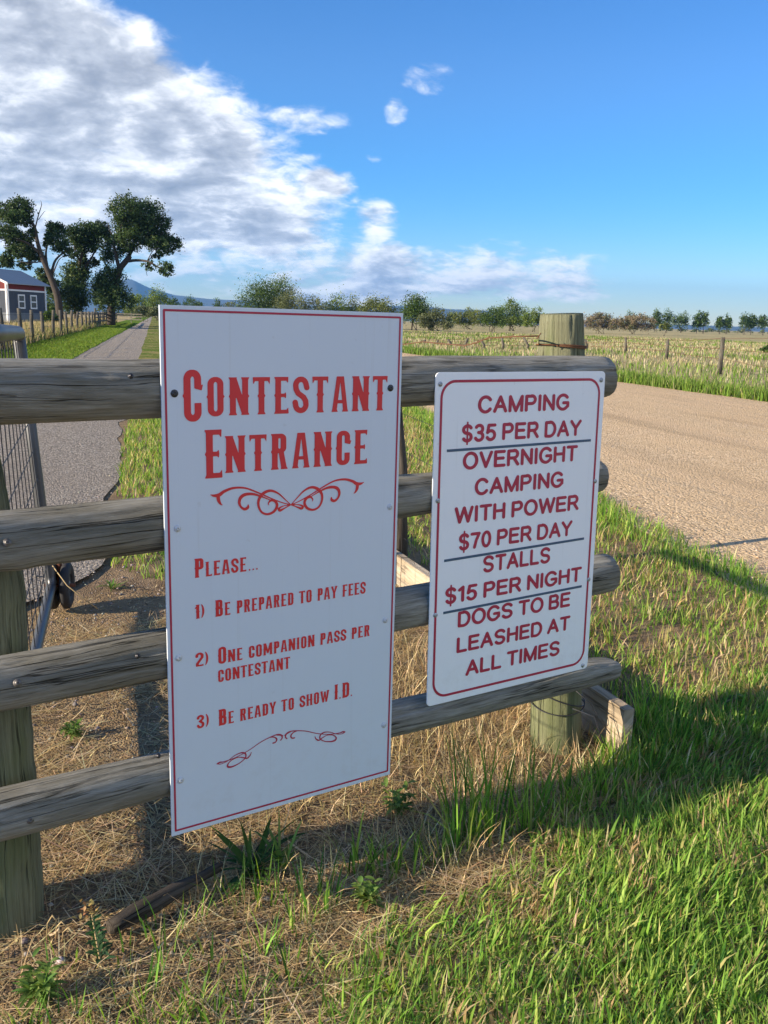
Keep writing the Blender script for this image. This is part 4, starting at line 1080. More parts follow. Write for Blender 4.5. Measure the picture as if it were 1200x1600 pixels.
# 6. meadow across the road
N = 150000
b_ = 9 + 110 * RNG.uniform(0, 1, N) ** 1.7; rr_ = np.array([road_r(v) for v in b_])
off = np.where(RNG.uniform(0, 1, N) < 0.30, RNG.uniform(-0.12, 1.1, N), RNG.uniform(0.5, 60, N) ** 1.0)
a_ = rr_ + off; x = EV.x * a_ + GV.x * b_; y = EV.y * a_ + GV.y * b_
kp = (x / y < 0.50) & (y > 8); x, y, off, b_ = x[kp], y[kp], off[kp], b_[kp]; n = len(x)
dist = np.hypot(x, y)
fm = fbm(x, y, 0.22, 81)
g_p = np.where(off < 0.9, 0.96, np.where(off < 6, 0.26 + 0.5 * (fm > 0.54), 0.10 + 0.6 * (fm > 0.58)))
isg = RNG.uniform(0, 1, n) < g_p
col = np.where(isg[:, None], pick(n, [(0.12, 0.21, 0.03), (0.16, 0.26, 0.035), (0.09, 0.15, 0.03), (0.2, 0.25, 0.07)], [4, 3, 3, 2]), pick(n, [(0.40, 0.34, 0.21), (0.33, 0.28, 0.165), (0.28, 0.255, 0.15), (0.46, 0.41, 0.27)], [3, 3, 3, 2]))
Lh = np.where(off < 0.9, RNG.uniform(0.12, 0.34, n), RNG.uniform(0.12, 0.34, n)) * np.where(isg | (off < 6), 1.0, 0.75)
v = blades(x, y, np.full(n, -0.005), Lh, 0.006 + 0.0007 * dist, RNG.uniform(0, 6.28, n), np.abs(RNG.normal(0.22, .18, n)), RNG.uniform(0, .3, n), col, 2)
V, Q, C = join([v]); stuff(mk('meadow_grass', V, Q, M_straw, col=C))

# 7. loose stones on the road, path edge and soil
N = 11000
oct_v = np.array([(1, 0, 0), (-1, 0, 0), (0, 1, 0), (0, -1, 0), (0, 0, 1), (0, 0, -1)], float)
oct_f = np.array([(0, 2, 4), (2, 1, 4), (1, 3, 4), (3, 0, 4), (2, 0, 5), (1, 2, 5), (3, 1, 5), (0, 3, 5)])
b_ = 3.2 + 16 * RNG.uniform(0, 1, N) ** 1.6; sel = RNG.uniform(0, 1, N)
a_ = np.where(sel < 0.72, 3.15 + 8.5 * RNG.uniform(0, 1, N) ** 1.5, np.where(sel < 0.9, RNG.uniform(-2.4, -0.1, N), RNG.uniform(-1.2, 0.3, N)))
a_ = np.where((sel < .72), np.maximum(a_, np.array([road_l(v) for v in b_]) - 0.05), a_)
b_ = np.where(sel >= .9, RNG.uniform(1.7, 5.5, N), b_)
x = EV.x * a_ + GV.x * b_; y = EV.y * a_ + GV.y * b_
rad = np.minimum(RNG.gamma(2.0, 0.0021, N), 0.014) * np.where(sel < .72, 1.15, 0.8) + 0.0018
sc = np.stack([rad * RNG.uniform(.7, 1.3, N), rad * RNG.uniform(.7, 1.3, N), rad * RNG.uniform(.45, .8, N)], -1)
an = RNG.uniform(0, 6.28, N); ca, sa = np.cos(an), np.sin(an)
vv = oct_v[None] * sc[:, None, :] * RNG.uniform(.75, 1.25, (N, 6, 1))
vx = vv[..., 0] * ca[:, None] - vv[..., 1] * sa[:, None]; vy = vv[..., 0] * sa[:, None] + vv[..., 1] * ca[:, None]
zb = np.where(sel < .72, 0.016, np.where(sel < .9, 0.007, gz(x, y)))
V = np.stack([vx + x[:, None], vy + y[:, None], vv[..., 2] + zb[:, None] + rad[:, None] * .25], -1).reshape(-1, 3)
T = (oct_f[None] + (np.arange(N) * 6)[:, None, None]).reshape(-1, 3)
colr = np.where((sel < .72)[:, None], pick(N, [(0.46, 0.345, 0.245), (0.36, 0.265, 0.185), (0.52, 0.41, 0.31), (0.26, 0.20, 0.15)], [4, 3, 2, 2]), pick(N, [(0.28, 0.25, 0.22), (0.38, 0.35, 0.31), (0.18, 0.16, 0.15)], [3, 2, 2]))
def stone_mat():
    m, t, b = mat('stone'); a = t.node('ShaderNodeAttribute', attribute_name='tint').outputs['Color']; t.l.new(a, b.inputs['Base Color']); b.inputs['Roughness'].default_value = 0.9; return m
stuff(mk('loose_stones', V, (np.zeros((0, 4), int), T), stone_mat(), col=np.repeat(colr, 6, 0)))

# ---------------------------------------------------------------- broadleaf weeds and single plants in the foreground
def leaf_blade(m, base, az_, L, w, rise, droop, n=5):
    """one lance-shaped leaf with a fold along its middle"""
    V = []; F = []; d = Vector((math.cos(az_), math.sin(az_), 0)); s_ = Vector((-d.y, d.x, 0)); pz = Vector(base); ang = rise
    for i in range(n + 1):
        t = i / n; hw = w * math.sin(math.pi * min(0.98, 0.08 + 0.92 * t)) ** 0.8 / 2 + 0.0003
        up_ = d.cross(s_)
        V += [pz - s_ * hw + Vector((0, 0, hw * .35)), pz, pz + s_ * hw + Vector((0, 0, hw * .35))]
        pz = pz + (d * math.cos(ang) + Vector((0, 0, 1)) * math.sin(ang)) * (L / n); ang -= droop / n
    for i in range(n):
        for j in range(2): a0 = i * 3 + j; F.append((a0, a0 + 1, a0 + 4, a0 + 3))
    m.add(V, F)
def tint_obj(o, cols, per=18, var=0.2):
    me = o.data; at = me.color_attributes.new('tint', 'FLOAT_COLOR', 'POINT'); nv = len(me.vertices); ng = max(1, nv // per + 1)
    c = np.ones((nv, 4), np.float32); cc = pick(ng, cols, [1] * len(cols), var); c[:, :3] = np.repeat(cc, per, 0)[:nv]
    at.data.foreach_set('color', c.ravel()); return o
WG = [(0.15, 0.25, 0.06), (0.11, 0.19, 0.05), (0.20, 0.30, 0.08)]
def weed(px, py, n, L, w, label, rise=(0.5, 1.2), cols=WG, droop=1.0, stem=0.0, name='weed'):
    g = ground_at(px, py); g.z = float(gz(g.x, g.y))
    m = MB(); rr = random.Random(int(px * 7 + py))
    for i in range(int(n * 1.7)):
        az_ = i * 2.4 + rr.uniform(-.7, .7); h = stem * rr.random()
        leaf_blade(m, g + Vector((rr.uniform(-.012, .012), rr.uniform(-.012, .012), h)), az_, L * rr.uniform(.4, 1.15), w * rr.uniform(.4, .8), rr.uniform(*rise), droop * rr.uniform(.4, 1.7))
    o = m.build(name, M_grass, None, True, g); tint_obj(o, cols)
    return tag(o, label, 'weed')
weed(175, 915, 12, .10, .014, 'small weed tuft behind the second rail, near the gate wheel')
weed(395, 1345, 18, .17, .020, 'dark broad bladed grass plant under the lower edge of the tall sign', rise=(.35, 1.2), cols=[(0.05, 0.12, 0.03), (0.08, 0.17, 0.035), (0.045, 0.095, 0.025)], droop=.7, name='grass_plant')
weed(440, 1345, 10, .14, .014, 'thin bladed grass plant at the foot of the tall sign, right of the broad one', rise=(.8, 1.4), name='grass_plant')
def leafy(px, py, stems, H, L, w, label, cols=WG):
    g = ground_at(px, py); g.z = float(gz(g.x, g.y)); m = MB(); rr = random.Random(int(px + py))
    for i in range(stems):
        a_ = i * 2.4 + rr.uniform(-.6, .6); ln = rr.uniform(.3, 1.0); h = H * rr.uniform(.6, 1.1)
        tip = g + Vector((math.cos(a_) * H * .55 * ln, math.sin(a_) * H * .55 * ln, h)); K = rr.randint(7, 11)
        for j in range(K):
            t = (j + 1) / K; q_ = g.lerp(tip, t)
            leaf_blade(m, q_, j * 2.4 + rr.uniform(-.5, .5), L * (1.15 - .6 * t) * rr.uniform(.7, 1.2), w * rr.uniform(.7, 1.2), rr.uniform(.1, 1.0), rr.uniform(.4, 1.4), 4)
    o = m.build('weed', M_grass, None, True, g); tint_obj(o, cols, 15); return tag(o, label, 'weed')
leafy(58, 1552, 9, .075, .055, .0105, 'leafy green weed in the bottom left corner')
leafy(112, 1142, 6, .05, .045, .011, 'small green weed on bare soil behind the rails, right of the left post')
leafy(622, 1262, 5, .09, .055, .013, 'small broadleaf weed growing right of the lower corner of the tall sign')
leafy(572, 1402, 6, .06, .05, .0125, 'broadleaf weed in the shadow edge between straw and lawn')
leafy(1150, 1100, 8, .05, .05, .016, 'low broadleaf weed in the verge by the right edge of the picture')
g = ground_at(158, 1498); g.z = float(gz(g.x, g.y))
st = thing('flowering_weed', 'tall weed with a blue green leafy stem and brown seed heads, left foreground', 'weed', g)
m = MB(); m.tube([g, g + Vector((-.008, 0, .06)), g + Vector((-.02, 0.01, .12))], [.003, .0025, .0015], 6); m.build('stem', M_hay, st)
m = MB()
for i in range(30):
    t = i / 30; leaf_blade(m, g + Vector((-.018 * t, .008 * t, .01 + .10 * t)), i * 2.4, .034 * (1.1 - t * .5), .013, .7, .9, 3)
tint_obj(m.build('foliage', M_grass, st, True), [(0.075, 0.16, 0.075), (0.05, 0.12, 0.06)], 12)
m = MB(); rr = random.Random(4)
for i in range(46):
    c = g + Vector((-.02, .01, .125)) + Vector((rr.gauss(-.006, .012), rr.gauss(0, .010), rr.gauss(.002, .010)))
    leaf_blade(m, c, rr.uniform(0, 6.28), .012, .007, rr.uniform(.2, 1.3), .5, 2)
tint_obj(m.build('seed_head', M_straw, st, True), [(0.30, 0.20, 0.09), (0.20, 0.12, 0.06), (0.38, 0.30, 0.12)], 9)
g = ground_at(72, 1455); g.z = float(gz(g.x, g.y)); m = MB()
for (dx_, h) in ((0.0, .07), (.02, .055), (.035, .04)):
    m.tube([g + Vector((dx_, 0, 0)), g + Vector((dx_ + .004, 0, h * .7)), g + Vector((dx_ + .016, 0, h)), g + Vector((dx_ + .028, 0, h * .75))], [.0014, .0012, .0025, .001], 5)
tag(m.build('dried_weed', M_hay, None, True, g), 'dried brown drooping weed beside the foot of the left post', 'weed')

# ---------------------------------------------------------------- trees and shrubs
def leaves(lobes, n, size, cols, wts, seed, gap=0.35, shell=0.45, var=0.22):
    """leaf clusters in ellipsoid lobes (cx,cy,cz,rx,ry,rz): clumped, uneven outline, gaps"""
    rg = np.random.default_rng(seed); lob = np.array(lobes, float); vol = (lob[:, 3] * lob[:, 4] * lob[:, 5]) ** 0.75
    w_ = vol / vol.sum(); nc = max(6, n // 22)
    li = rg.choice(len(lob), nc, p=w_); d = rg.normal(size=(nc, 3)); d /= np.linalg.norm(d, axis=1)[:, None]
    rad = rg.uniform(shell, 1.08, nc) ** 0.7
    cen = lob[li, :3] + d * rad[:, None] * lob[li, 3:]
    cs = lob[li, 3:].mean(1) * gap * rg.uniform(0.5, 1.2, nc)
    k_ = rg.integers(0, nc, n)
    p = cen[k_] + rg.normal(size=(n, 3)) * cs[k_, None] * np.array([0.55, 0.55, 0.45])
    nrm = rg.normal(size=(n, 3)) + np.array([0, 0, 0.5]); nrm /= np.linalg.norm(nrm, axis=1)[:, None]
    t1 = np.cross(nrm, rg.normal(size=(n, 3))); t1 /= np.linalg.norm(t1, axis=1)[:, None]; t2 = np.cross(nrm, t1)
    s_ = size * rg.uniform(0.55, 1.35, n)[:, None]
    V = np.stack([p - t1 * s_, p + t2 * s_ * .55, p + t1 * s_, p - t2 * s_ * .55], 1).reshape(-1, 3)
    Q = np.arange(4 * n).reshape(n, 4)
    cl = np.array(cols)[rg.choice(len(cols), nc, p=np.array(wts) / sum(wts))] * (1 + rg.normal(0, var, (nc, 1)))
    c = np.clip(cl[k_] * (1 + rg.normal(0, 0.15, (n, 1))), 0.006, 0.8)
    return V, (Q, np.zeros((0, 3), int)), np.repeat(c, 4, 0)
def tree(name, label, cat, base, limbs, lobes, n, size, cols, wts, seed, group=None, gap=.35, shell=.45, bark=None):
    t = thing(name, label, cat, base, group)
    m = MB()
    for pts, r0, r1 in limbs:
        q = smooth_path([(p[0], p[1], p[2]) for p in pts], 4) if len(pts) > 2 else [Vector(p) for p in pts]
        q = [Vector(v) for v in q]; m.tube(q, [0.72 * (r0 + (r1 - r0) * i / (len(q) - 1)) for i in range(len(q))], 7)
    if group and 'big' in group:                       # a branch into every clump, twigs reaching through it
        rr = random.Random(seed); lp = [Vector(v) for l_ in limbs for v in l_[0][1:]]
        for lb in lobes:
            c = Vector(lb[:3]); nr = min(lp, key=lambda v: (v - c).length + (2.0 if v.z > c.z + .5 else 0))
            mid_ = nr.lerp(c, .5) + Vector((rr.uniform(-.25, .25), rr.uniform(-.25, .25), rr.uniform(-.1, .25)))
            m.tube([nr, mid_, c], [.06, .045, .03], 5)
            for i in range(11):
                d = Vector((rr.gauss(0, 1), rr.gauss(0, 1), rr.gauss(.35, .8))).normalized(); e_ = c + Vector((d.x * lb[3], d.y * lb[4], d.z * lb[5])) * rr.uniform(.85, 1.2)
                m.tube([c.lerp(mid_, rr.uniform(0, .5)), c.lerp(e_, .5) + Vector((rr.uniform(-.15, .15), 0, rr.uniform(-.1, .15))), e_], [.026, .018, .008], 4)
    m.build('trunk', bark or M_bark, t, True)
    V, F, C = leaves(lobes, n, size, cols, wts, seed, gap, shell)
    mk('crown', V, F, M_leaf, t, col=C)
    return t
DARK = [(0.03, 0.062, 0.022), (0.045, 0.085, 0.03), (0.07, 0.118, 0.04), (0.11, 0.155, 0.055)]
def z3(px, py): return (px / 3.0, 300 + py / 3.0)             # coordinates read off an enlarged crop of the tree group
def limb(pts, Y, r0, r1, dd=0.0, seed=0):
    rr = random.Random(seed); out = []
    for i, (a, b) in enumerate(pts):
        q = P(*z3(a, b), Y + dd * i / max(1, len(pts) - 1)); out.append(q)
    return (out, r0, r1)
def lobe(a, b, ra, rb, Y, dY=0.0, depth=0.8):
    c = P(*z3(a, b), Y + dY); s_ = (Y + dY) / F_PX / 3.0; return (c.x, c.y, c.z, ra * s_, (ra + rb) / 2 * s_ * depth, rb * s_)
YT = 96.0
b3 = P(*z3(520, 545), YT); b3.z = 0
limbs3 = [([b3] + limb([(525, 500), (545, 430), (560, 365), (590, 325), (610, 300)], YT, 0, 0)[0], .62, .34), limb([(560, 365), (545, 300), (535, 240), (560, 180), (590, 120)], YT, .30, .08, -1), limb([(600, 312), (625, 250), (640, 180), (650, 110)], YT, .28, .07, 2),
          limb([(590, 325), (640, 320), (690, 325), (730, 345), (770, 370)], YT, .24, .06, -3), limb([(625, 260), (680, 230), (740, 230), (800, 240)], YT, .2, .05, 1), limb([(545, 420), (500, 350), (480, 290)], YT, .2, .06, 2), limb([(650, 150), (700, 110), (740, 120)], YT, .12, .04, 1),
          limb([(540, 230), (515, 180), (505, 140)], YT, .08, .03, 0), limb([(680, 330), (685, 370), (690, 395)], YT, .06, .02, 0)]
lob3 = [lobe(590, 85, 78, 62, YT, -1), lobe(690, 95, 75, 58, YT, 1), lobe(640, 150, 95, 55, YT, 0), lobe(760, 150, 45, 40, YT, 1), lobe(600, 215, 75, 50, YT, -1), lobe(700, 200, 80, 45, YT, 2), lobe(790, 240, 58, 50, YT, 1), lobe(735, 250, 55, 35, YT, -1),
        lobe(535, 262, 62, 52, YT, 1), lobe(600, 262, 45, 30, YT, 0), lobe(775, 360, 42, 36, YT, -3), lobe(700, 345, 30, 26, YT, -2), lobe(740, 300, 26, 22, YT, 0), lobe(498, 300, 32, 36, YT, 1), lobe(510, 430, 70, 80, YT, 0), lobe(535, 500, 85, 55, YT, -1), lobe(470, 470, 40, 70, YT, 1)]
tree('cottonwood_tree', 'big dark tree leaning right, with a large round crown, rightmost of three by the barn', 'tree', b3, limbs3, lob3, 36000, .115, DARK, [3, 4, 3, 1], 5, 'big trees beside the barn', .36, .30)
Y2_ = 100.0
b2 = P(*z3(355, 545), Y2_); b2.z = 0
limbs2 = [([b2] + limb([(360, 480), (370, 400), (375, 330), (395, 270), (420, 220)], Y2_, 0, 0)[0], .40, .12), limb([(372, 380), (420, 320), (460, 250), (480, 190)], Y2_, .18, .05, 1), limb([(376, 330), (350, 260), (345, 210)], Y2_, .14, .04, -1), limb([(385, 390), (430, 350), (465, 330)], Y2_, .1, .03, 1)]
lob2 = [lobe(350, 200, 50, 40, Y2_, -1), lobe(415, 200, 60, 55, Y2_, 0), lobe(470, 175, 45, 36, Y2_, 1), lobe(500, 200, 26, 22, Y2_, 1), lobe(400, 255, 60, 32, Y2_, 0), lobe(345, 290, 30, 24, Y2_, -1), lobe(350, 400, 58, 62, Y2_, 0), lobe(345, 490, 66, 70, Y2_, -1), lobe(390, 340, 30, 50, Y2_, 1), lobe(440, 330, 28, 20, Y2_, 1)]
tree('cottonwood_tree', 'dark slim tree with a leafy skirt, middle one of the three by the barn', 'tree', b2, limbs2, lob2, 23000, .115, DARK, [4, 4, 2, 1], 6, 'big trees beside the barn', .36, .30)
Y1_ = 92.0
b1 = P(*z3(282, 550), Y1_); b1.z = 0
limbs1 = [([b1] + limb([(272, 500), (250, 430), (225, 370), (195, 300), (175, 230), (160, 160), (120, 110), (90, 80)], Y1_, 0, 0)[0], .55, .10), limb([(238, 410), (255, 330), (290, 290), (330, 270)], Y1_, .22, .06, 2), limb([(190, 290), (130, 240), (70, 220), (10, 200)], Y1_, .2, .05, -2),
          limb([(228, 380), (215, 300), (225, 240), (260, 190)], Y1_, .2, .06, 2), limb([(165, 170), (180, 110), (195, 60), (190, 40)], Y1_, .1, .015, 0), limb([(180, 130), (205, 95), (215, 90)], Y1_, .05, .01, 0), limb([(150, 150), (60, 130), (0, 110)], Y1_, .12, .03, 1),
          limb([(200, 320), (160, 330), (110, 300)], Y1_, .12, .03, 1), limb([(250, 380), (275, 320), (300, 300)], Y1_, .1, .03, 0)]
lob1 = [lobe(100, 70, 62, 42, Y1_, 0), lobe(25, 80, 45, 36, Y1_, 1), lobe(60, 120, 60, 34, Y1_, -1), lobe(120, 125, 40, 32, Y1_, 0), lobe(30, 190, 62, 40, Y1_, -2), lobe(95, 225, 60, 38, Y1_, 1), lobe(90, 280, 62, 34, Y1_, 0), lobe(25, 325, 40, 34, Y1_, 1), lobe(260, 180, 46, 38, Y1_, 2), lobe(275, 240, 50, 40, Y1_, 1),
        lobe(225, 225, 26, 30, Y1_, 1), lobe(170, 300, 45, 30, Y1_, 1), lobe(150, 190, 26, 22, Y1_, 0), lobe(115, 345, 30, 22, Y1_, 1), lobe(210, 400, 40, 46, Y1_, 4), lobe(250, 470, 34, 62, Y1_, 5), lobe(-60, 150, 60, 70, Y1_, 0), lobe(310, 280, 24, 22, Y1_, 2)]
tree('cottonwood_tree', 'spreading dark tree with a leaning forked trunk, leftmost of three by the barn', 'tree', b1, limbs1, lob1, 28000, .112, DARK, [3, 4, 3, 1], 8, 'big trees beside the barn', .36, .30)

BUSHC = {'dark': ([(0.042, 0.082, 0.02), (0.066, 0.118, 0.028), (0.10, 0.155, 0.035)], [3, 3, 2]), 'mid': ([(0.095, 0.155, 0.03), (0.14, 0.205, 0.042), (0.185, 0.235, 0.055)], [3, 3, 2]),
         'grey': ([(0.13, 0.155, 0.075), (0.17, 0.19, 0.095), (0.10, 0.125, 0.055)], [3, 2, 2]), 'olive': ([(0.15, 0.185, 0.05), (0.20, 0.225, 0.065), (0.11, 0.15, 0.04)], [3, 2, 2]), 'red': ([(0.27, 0.21, 0.145), (0.21, 0.18, 0.12), (0.16, 0.17, 0.085)], [3, 3, 2])}
def bush(x0, x1, ytop, ybase, Y, kind, label, cat='shrub', name='shrub', group=None, n=900, top=None, seed=1, stems=4):
    """shrub or small tree whose crown fills that bearing and height at distance Y; its lobes are irregular"""
    rr = random.Random(seed * 13 + int(x0)); cx = (x0 + x1) / 2
    base = P(cx, ybase, Y); base.z = 0.0
    s_ = Y / F_PX; lobes = []; limbs = []
    H = (ybase - ytop) * s_; Wd = (x1 - x0) * s_
    zb = P(cx, ybase, Y).z
    tall = H > 1.15 * Wd
    K = 5 + int(Wd / H * 3)
    for i in range(K):
        t = (i + 0.5) / K; px = x0 + (x1 - x0) * t
        hh = (0.55 + 0.45 * math.sin(math.pi * t) ** 0.7) * rr.uniform(0.78, 1.05)
        if top is not None: hh = np.interp(t, [a for a, _ in top], [b for _, b in top]) * rr.uniform(.93, 1.03)
        for lv in ((0.30, 0.72) if not tall else (0.45, 0.68, 0.88)):
            q = P(px, ybase, Y + rr.uniform(-.25, .25) * Wd); r_ = Wd / K * rr.uniform(0.75, 1.25)
            rz = H * hh * rr.uniform(.24, .32); zc = max(zb, 0) + H * hh * lv
            if tall: r_ = Wd * rr.uniform(.20, .34) * (1.15 - 0.45 * abs(lv - .6))
            lobes.append((q.x + rr.uniform(-.15, .15) * Wd / K, q.y, zc, r_, r_ * 1.1, rz))
    for i in range(stems):
        l_ = rr.choice(lobes); limbs.append(([base + Vector((rr.uniform(-.15, .15) * Wd, 0, -.05)), base + Vector((rr.uniform(-.2, .2) * Wd, 0, H * .3)), Vector((l_[0], l_[1], l_[2]))], H * .022, H * .008))
    c, w_ = BUSHC[kind]
    return tree(name, label, cat, base, limbs, lobes, int(n * 3.8), max(.12, 1.05 * s_), c, w_, seed, group, .85, .15)
G1 = 'shrubs along the far edge of the field'
bush(378, 437, 436, 509, 150, 'dark', 'dark round shrub showing above the left half of the tall sign', group=G1, n=2600, top=[(0, .5), (.35, .8), (.6, .85), (1, .9)], seed=3)
bush(415, 456, 431, 509, 152, 'mid', 'lighter green shrub with a pointed top behind the dark round one above the tall sign', group=G1, n=1500, seed=4)
bush(430, 508, 452, 509, 146, 'grey', 'wide grey green willow shrub above the middle of the tall sign', group=G1, n=2400, top=[(0, .7), (.3, 1), (.7, .85), (1, .6)], seed=5)
bush(508, 542, 464, 509, 150, 'mid', 'small upright green shrub above the tall sign, left of the two tallest twiggy ones', group=G1, n=1000, seed=6)
bush(538, 566, 468, 509, 152, 'olive', 'small olive shrub above the tall sign, beside a gap in the hedge', group=G1, n=700, seed=7)
bush(564, 622, 460, 510, 148, 'olive', 'twiggy olive shrub with upright shoots at the right end of the tall sign top', group=G1, n=1900, seed=8)
bush(628, 664, 465, 512, 140, 'dark', 'dense dark upright shrub just right of the tall sign', group=G1, n=1700, seed=9)
bush(655, 705, 481, 514, 138, 'grey', 'low grey green shrub right of the dense dark one', group=G1, n=1400, seed=10)
bush(700, 762, 483, 510, 190, 'olive', 'long low olive hedge shrub in the middle of the field edge', group=G1, n=1700, seed=11, top=[(0, .75), (.3, .9), (.6, 1), (1, .8)])
bush(755, 783, 481, 515, 150, 'dark', 'small dark cone shaped shrub standing in front of the hedge', group=G1, n=900, seed=12)
bush(776, 822, 468, 511, 185, 'mid', 'tallest green tree of the hedge left of the round topped post', 'tree', 'tree', G1, 1900, top=[(0, .6), (.4, 1), (.6, .95), (1, .6)], seed=13)
bush(818, 856, 483, 511, 178, 'mid', 'green shrub with upright twigs left of the round topped post', group=G1, n=1200, seed=14)
bush(912, 962, 489, 514, 185, 'red', 'reddish brown thicket right of the round topped post', group=G1, n=1600, seed=15, top=[(0, .7), (.4, 1), (1, .75)])
bush(962, 1020, 491, 515, 200, 'red', 'long brownish thicket in the right part of the field edge', group=G1, n=1700, seed=16, top=[(0, .7), (.3, .9), (.7, 1), (1, .7)])
bush(1030, 1047, 503, 515, 170, 'olive', 'very small olive shrub alone in the field, right of the brown thickets', group=G1, n=300, seed=17)
bush(1188, 1216, 541, 552, 62, 'dark', 'low dark green shrub in the field at the right edge of the picture', group=None, n=500, seed=18)
G2 = 'small trees along the right horizon'
for i, (x0, x1, yt, lab) in enumerate(((978, 990, 489, 'small dark tree rising behind the brown thicket, left of the tall pair'), (1018, 1030, 488, 'small dark tree left of the tallest tree on the right horizon'), (1033, 1050, 485, 'tallest dark tree on the right horizon, left of the two by the tall field post'),
        (1056, 1073, 488, 'small round tree standing alone with sky on both sides, above the second field post'), (1083, 1093, 489, 'slim tree, left half of the close pair on the right horizon'), (1093, 1104, 488, 'slim tree, right half of the close pair on the right horizon'), (1119, 1129, 492, 'small pointed tree above the tallest field post'),
        (1131, 1140, 494, 'smallest tree on the right horizon, right beside the pointed one'), (1157, 1170, 491, 'bushy tree left of a slim one near the right edge'), (1170, 1180, 491, 'slim tree touching a bushy one near the right edge'), (1185, 1199, 492, 'tree cut by the right edge of the picture on the horizon'))):
    bush(x0, x1, yt, 516, 330, 'dark', lab, 'tree', 'tree', G2, 420, seed=30 + i, stems=2)
G3 = 'distant trees along the left path'
bush(196, 236, 459, 492, 190, 'mid', 'light green tree clump right of the big leaning tree', 'tree', 'tree', G3, 1100, seed=50)
bush(232, 259, 453, 492, 185, 'mid', 'round green tree standing clear at the end of the path', 'tree', 'tree', G3, 900, seed=51)
bush(258, 288, 464, 493, 240, 'dark', 'dark low tree row right of the round green tree', 'tree', 'tree', G3, 700, seed=52)
bush(286, 317, 464, 494, 260, 'dark', 'dark tree with an uneven top above the left corner of the tall sign', 'tree', 'tree', G3, 700, seed=53)
bush(334, 344, 469, 496, 260, 'dark', 'tiny round tree alone in front of the hill', 'tree', 'tree', G3, 250, seed=54)
bush(345, 380, 472, 497, 230, 'grey', 'pale shrub between the tiny round tree and the dark round shrub', group=G3, n=500, seed=55)
bush(205, 250, 478, 496, 150, 'grey', 'pale scrub along the far end of the post fence', group=G3, n=900, seed=56, top=[(0, .8), (.5, 1), (1, .8)])
bush(62, 92, 470, 500, 110, 'dark', 'dark shrub between the barn and the leaning trunk', group=None, n=900, seed=57)
bush(70, 86, 487, 507, 72, 'dark', 'small dark green bush at the barn corner behind the fence', group=None, n=450, seed=58)
# far wood line
parts_v = []; parts_c = []
rg = np.random.default_rng(99); lob = []
for a in np.arange(-30, 30, 0.35):
    d = rg.uniform(480, 700); hgt = rg.uniform(1.2, 4.0) * (1.2 if a < 6 else 0.8)
    if rg.uniform() < 0.2: continue
    lob.append((math.sin(R(a)) * d, math.cos(R(a)) * d, hgt * .5, rg.uniform(2, 5), 4, hgt * .6))
V, F, C = leaves(lob, 9000, .55, [(0.07, 0.10, 0.035), (0.11, 0.13, 0.05), (0.05, 0.075, 0.03)], [2, 2, 2], 77, .5, .1)
stuff(mk('far_wood', V, F, M_leaf, col=C))

# ---------------------------------------------------------------- left: post fence, barn, white rail fence; right: wire fence
lf = thing('post_fence', 'long fence of round grey posts along the grass left of the path', 'fence', AB(-4.9, 33))
proto_p = None
for i in range(27):
    b = 29.3 + 3.95 * i; rr = random.Random(i)
    base = AB(-4.9 + rr.uniform(-.06, .06), b); h = 1.38 + rr.uniform(-.07, .06) + (0.3 if i == 14 else 0)
    m = MB(); m.tube([base + Vector((0, 0, -.1)), base + Vector((rr.uniform(-.03, .03), 0, h * .6)), base + Vector((rr.uniform(-.06, .06), 0, h))], [.082, .078, .07], 9, True, .03)
    m.build('post', M_fpost, lf, True)
m = MB()
for z in (.35, .65, .95, 1.2):
    m.tube([AB(-4.83, 29.3, z), AB(-4.83, 80, z - .02), AB(-4.83, 132, z)], .006, 4, False)
m.build('wire', M_gwire, lf)
for z in (.55, .9, 1.22):
    m = MB(); m.box(AB(-4.80, 108, z), GV * 24, EV * .02, Vector((0, 0, .055))); m.build('rail', M_fpost, lf)
wf = thing('rail_fence', 'pale horizontal rail fence crossing at the end of the path', 'fence', AB(-4, 134))
for z in (.45, .85, 1.2):
    m = MB(); m.box(AB(-15, 134, z), EV * 13.5, GV * .02, Vector((0, 0, .06))); m.build('rail', M_plank, wf)
for i in range(7):
    m = MB(); m.box(AB(-27 + i * 4, 134.1, .65), EV * .06, GV * .06, Vector((0, 0, .66))); m.build('post', M_plank, wf)

# right field fence
rf = thing('wire_fence', 'old wire fence of thin weathered posts across the road in the field', 'fence', P(1130, 585, 29.5))
pp = []
for px, top_, Y_, lean_ in ((1290, 520, 18.5, 0), (1130, 527, 29.5, 0), (1044, 530, 42, 0), (979, 527, 50, -.05), (918, 530, 53, -.15), (826, 528, 50, -.28), (787, 528, 50, -.10), (757, 531, 50, -.18), (728, 528, 52, .12), (705, 530, 52, -.2), (683, 531, 54, .05), (662, 531, 56, .1)):
    tp = P(px, top_, Y_); base = Vector((tp.x, tp.y, -.1)) ; rr = random.Random(px)
    r_ = .08 if px in (1130, 1044, 1290) else .075
    m = MB(); m.tube([base, base.lerp(tp, .5) + Vector((0, 0, 0)), tp + Vector((lean_, 0, 0))], [r_, r_ * .95, r_ * .85], 8, True, .05)
    m.build('post', M_fpost, rf, True); pp.append(tp + Vector((lean_, 0, 0)))
m = MB()
for f_ in (.97, .70, .42):
    for i in range(len(pp) - 1):
        a, b = Vector(pp[i]), Vector(pp[i + 1]); a.z *= f_; b.z *= f_; md = a.lerp(b, .5); md.z -= .04
        m.tube([a, md, b], .005 + .004 * (i > 0), 4, False)
m.build('wire', M_wire, rf)

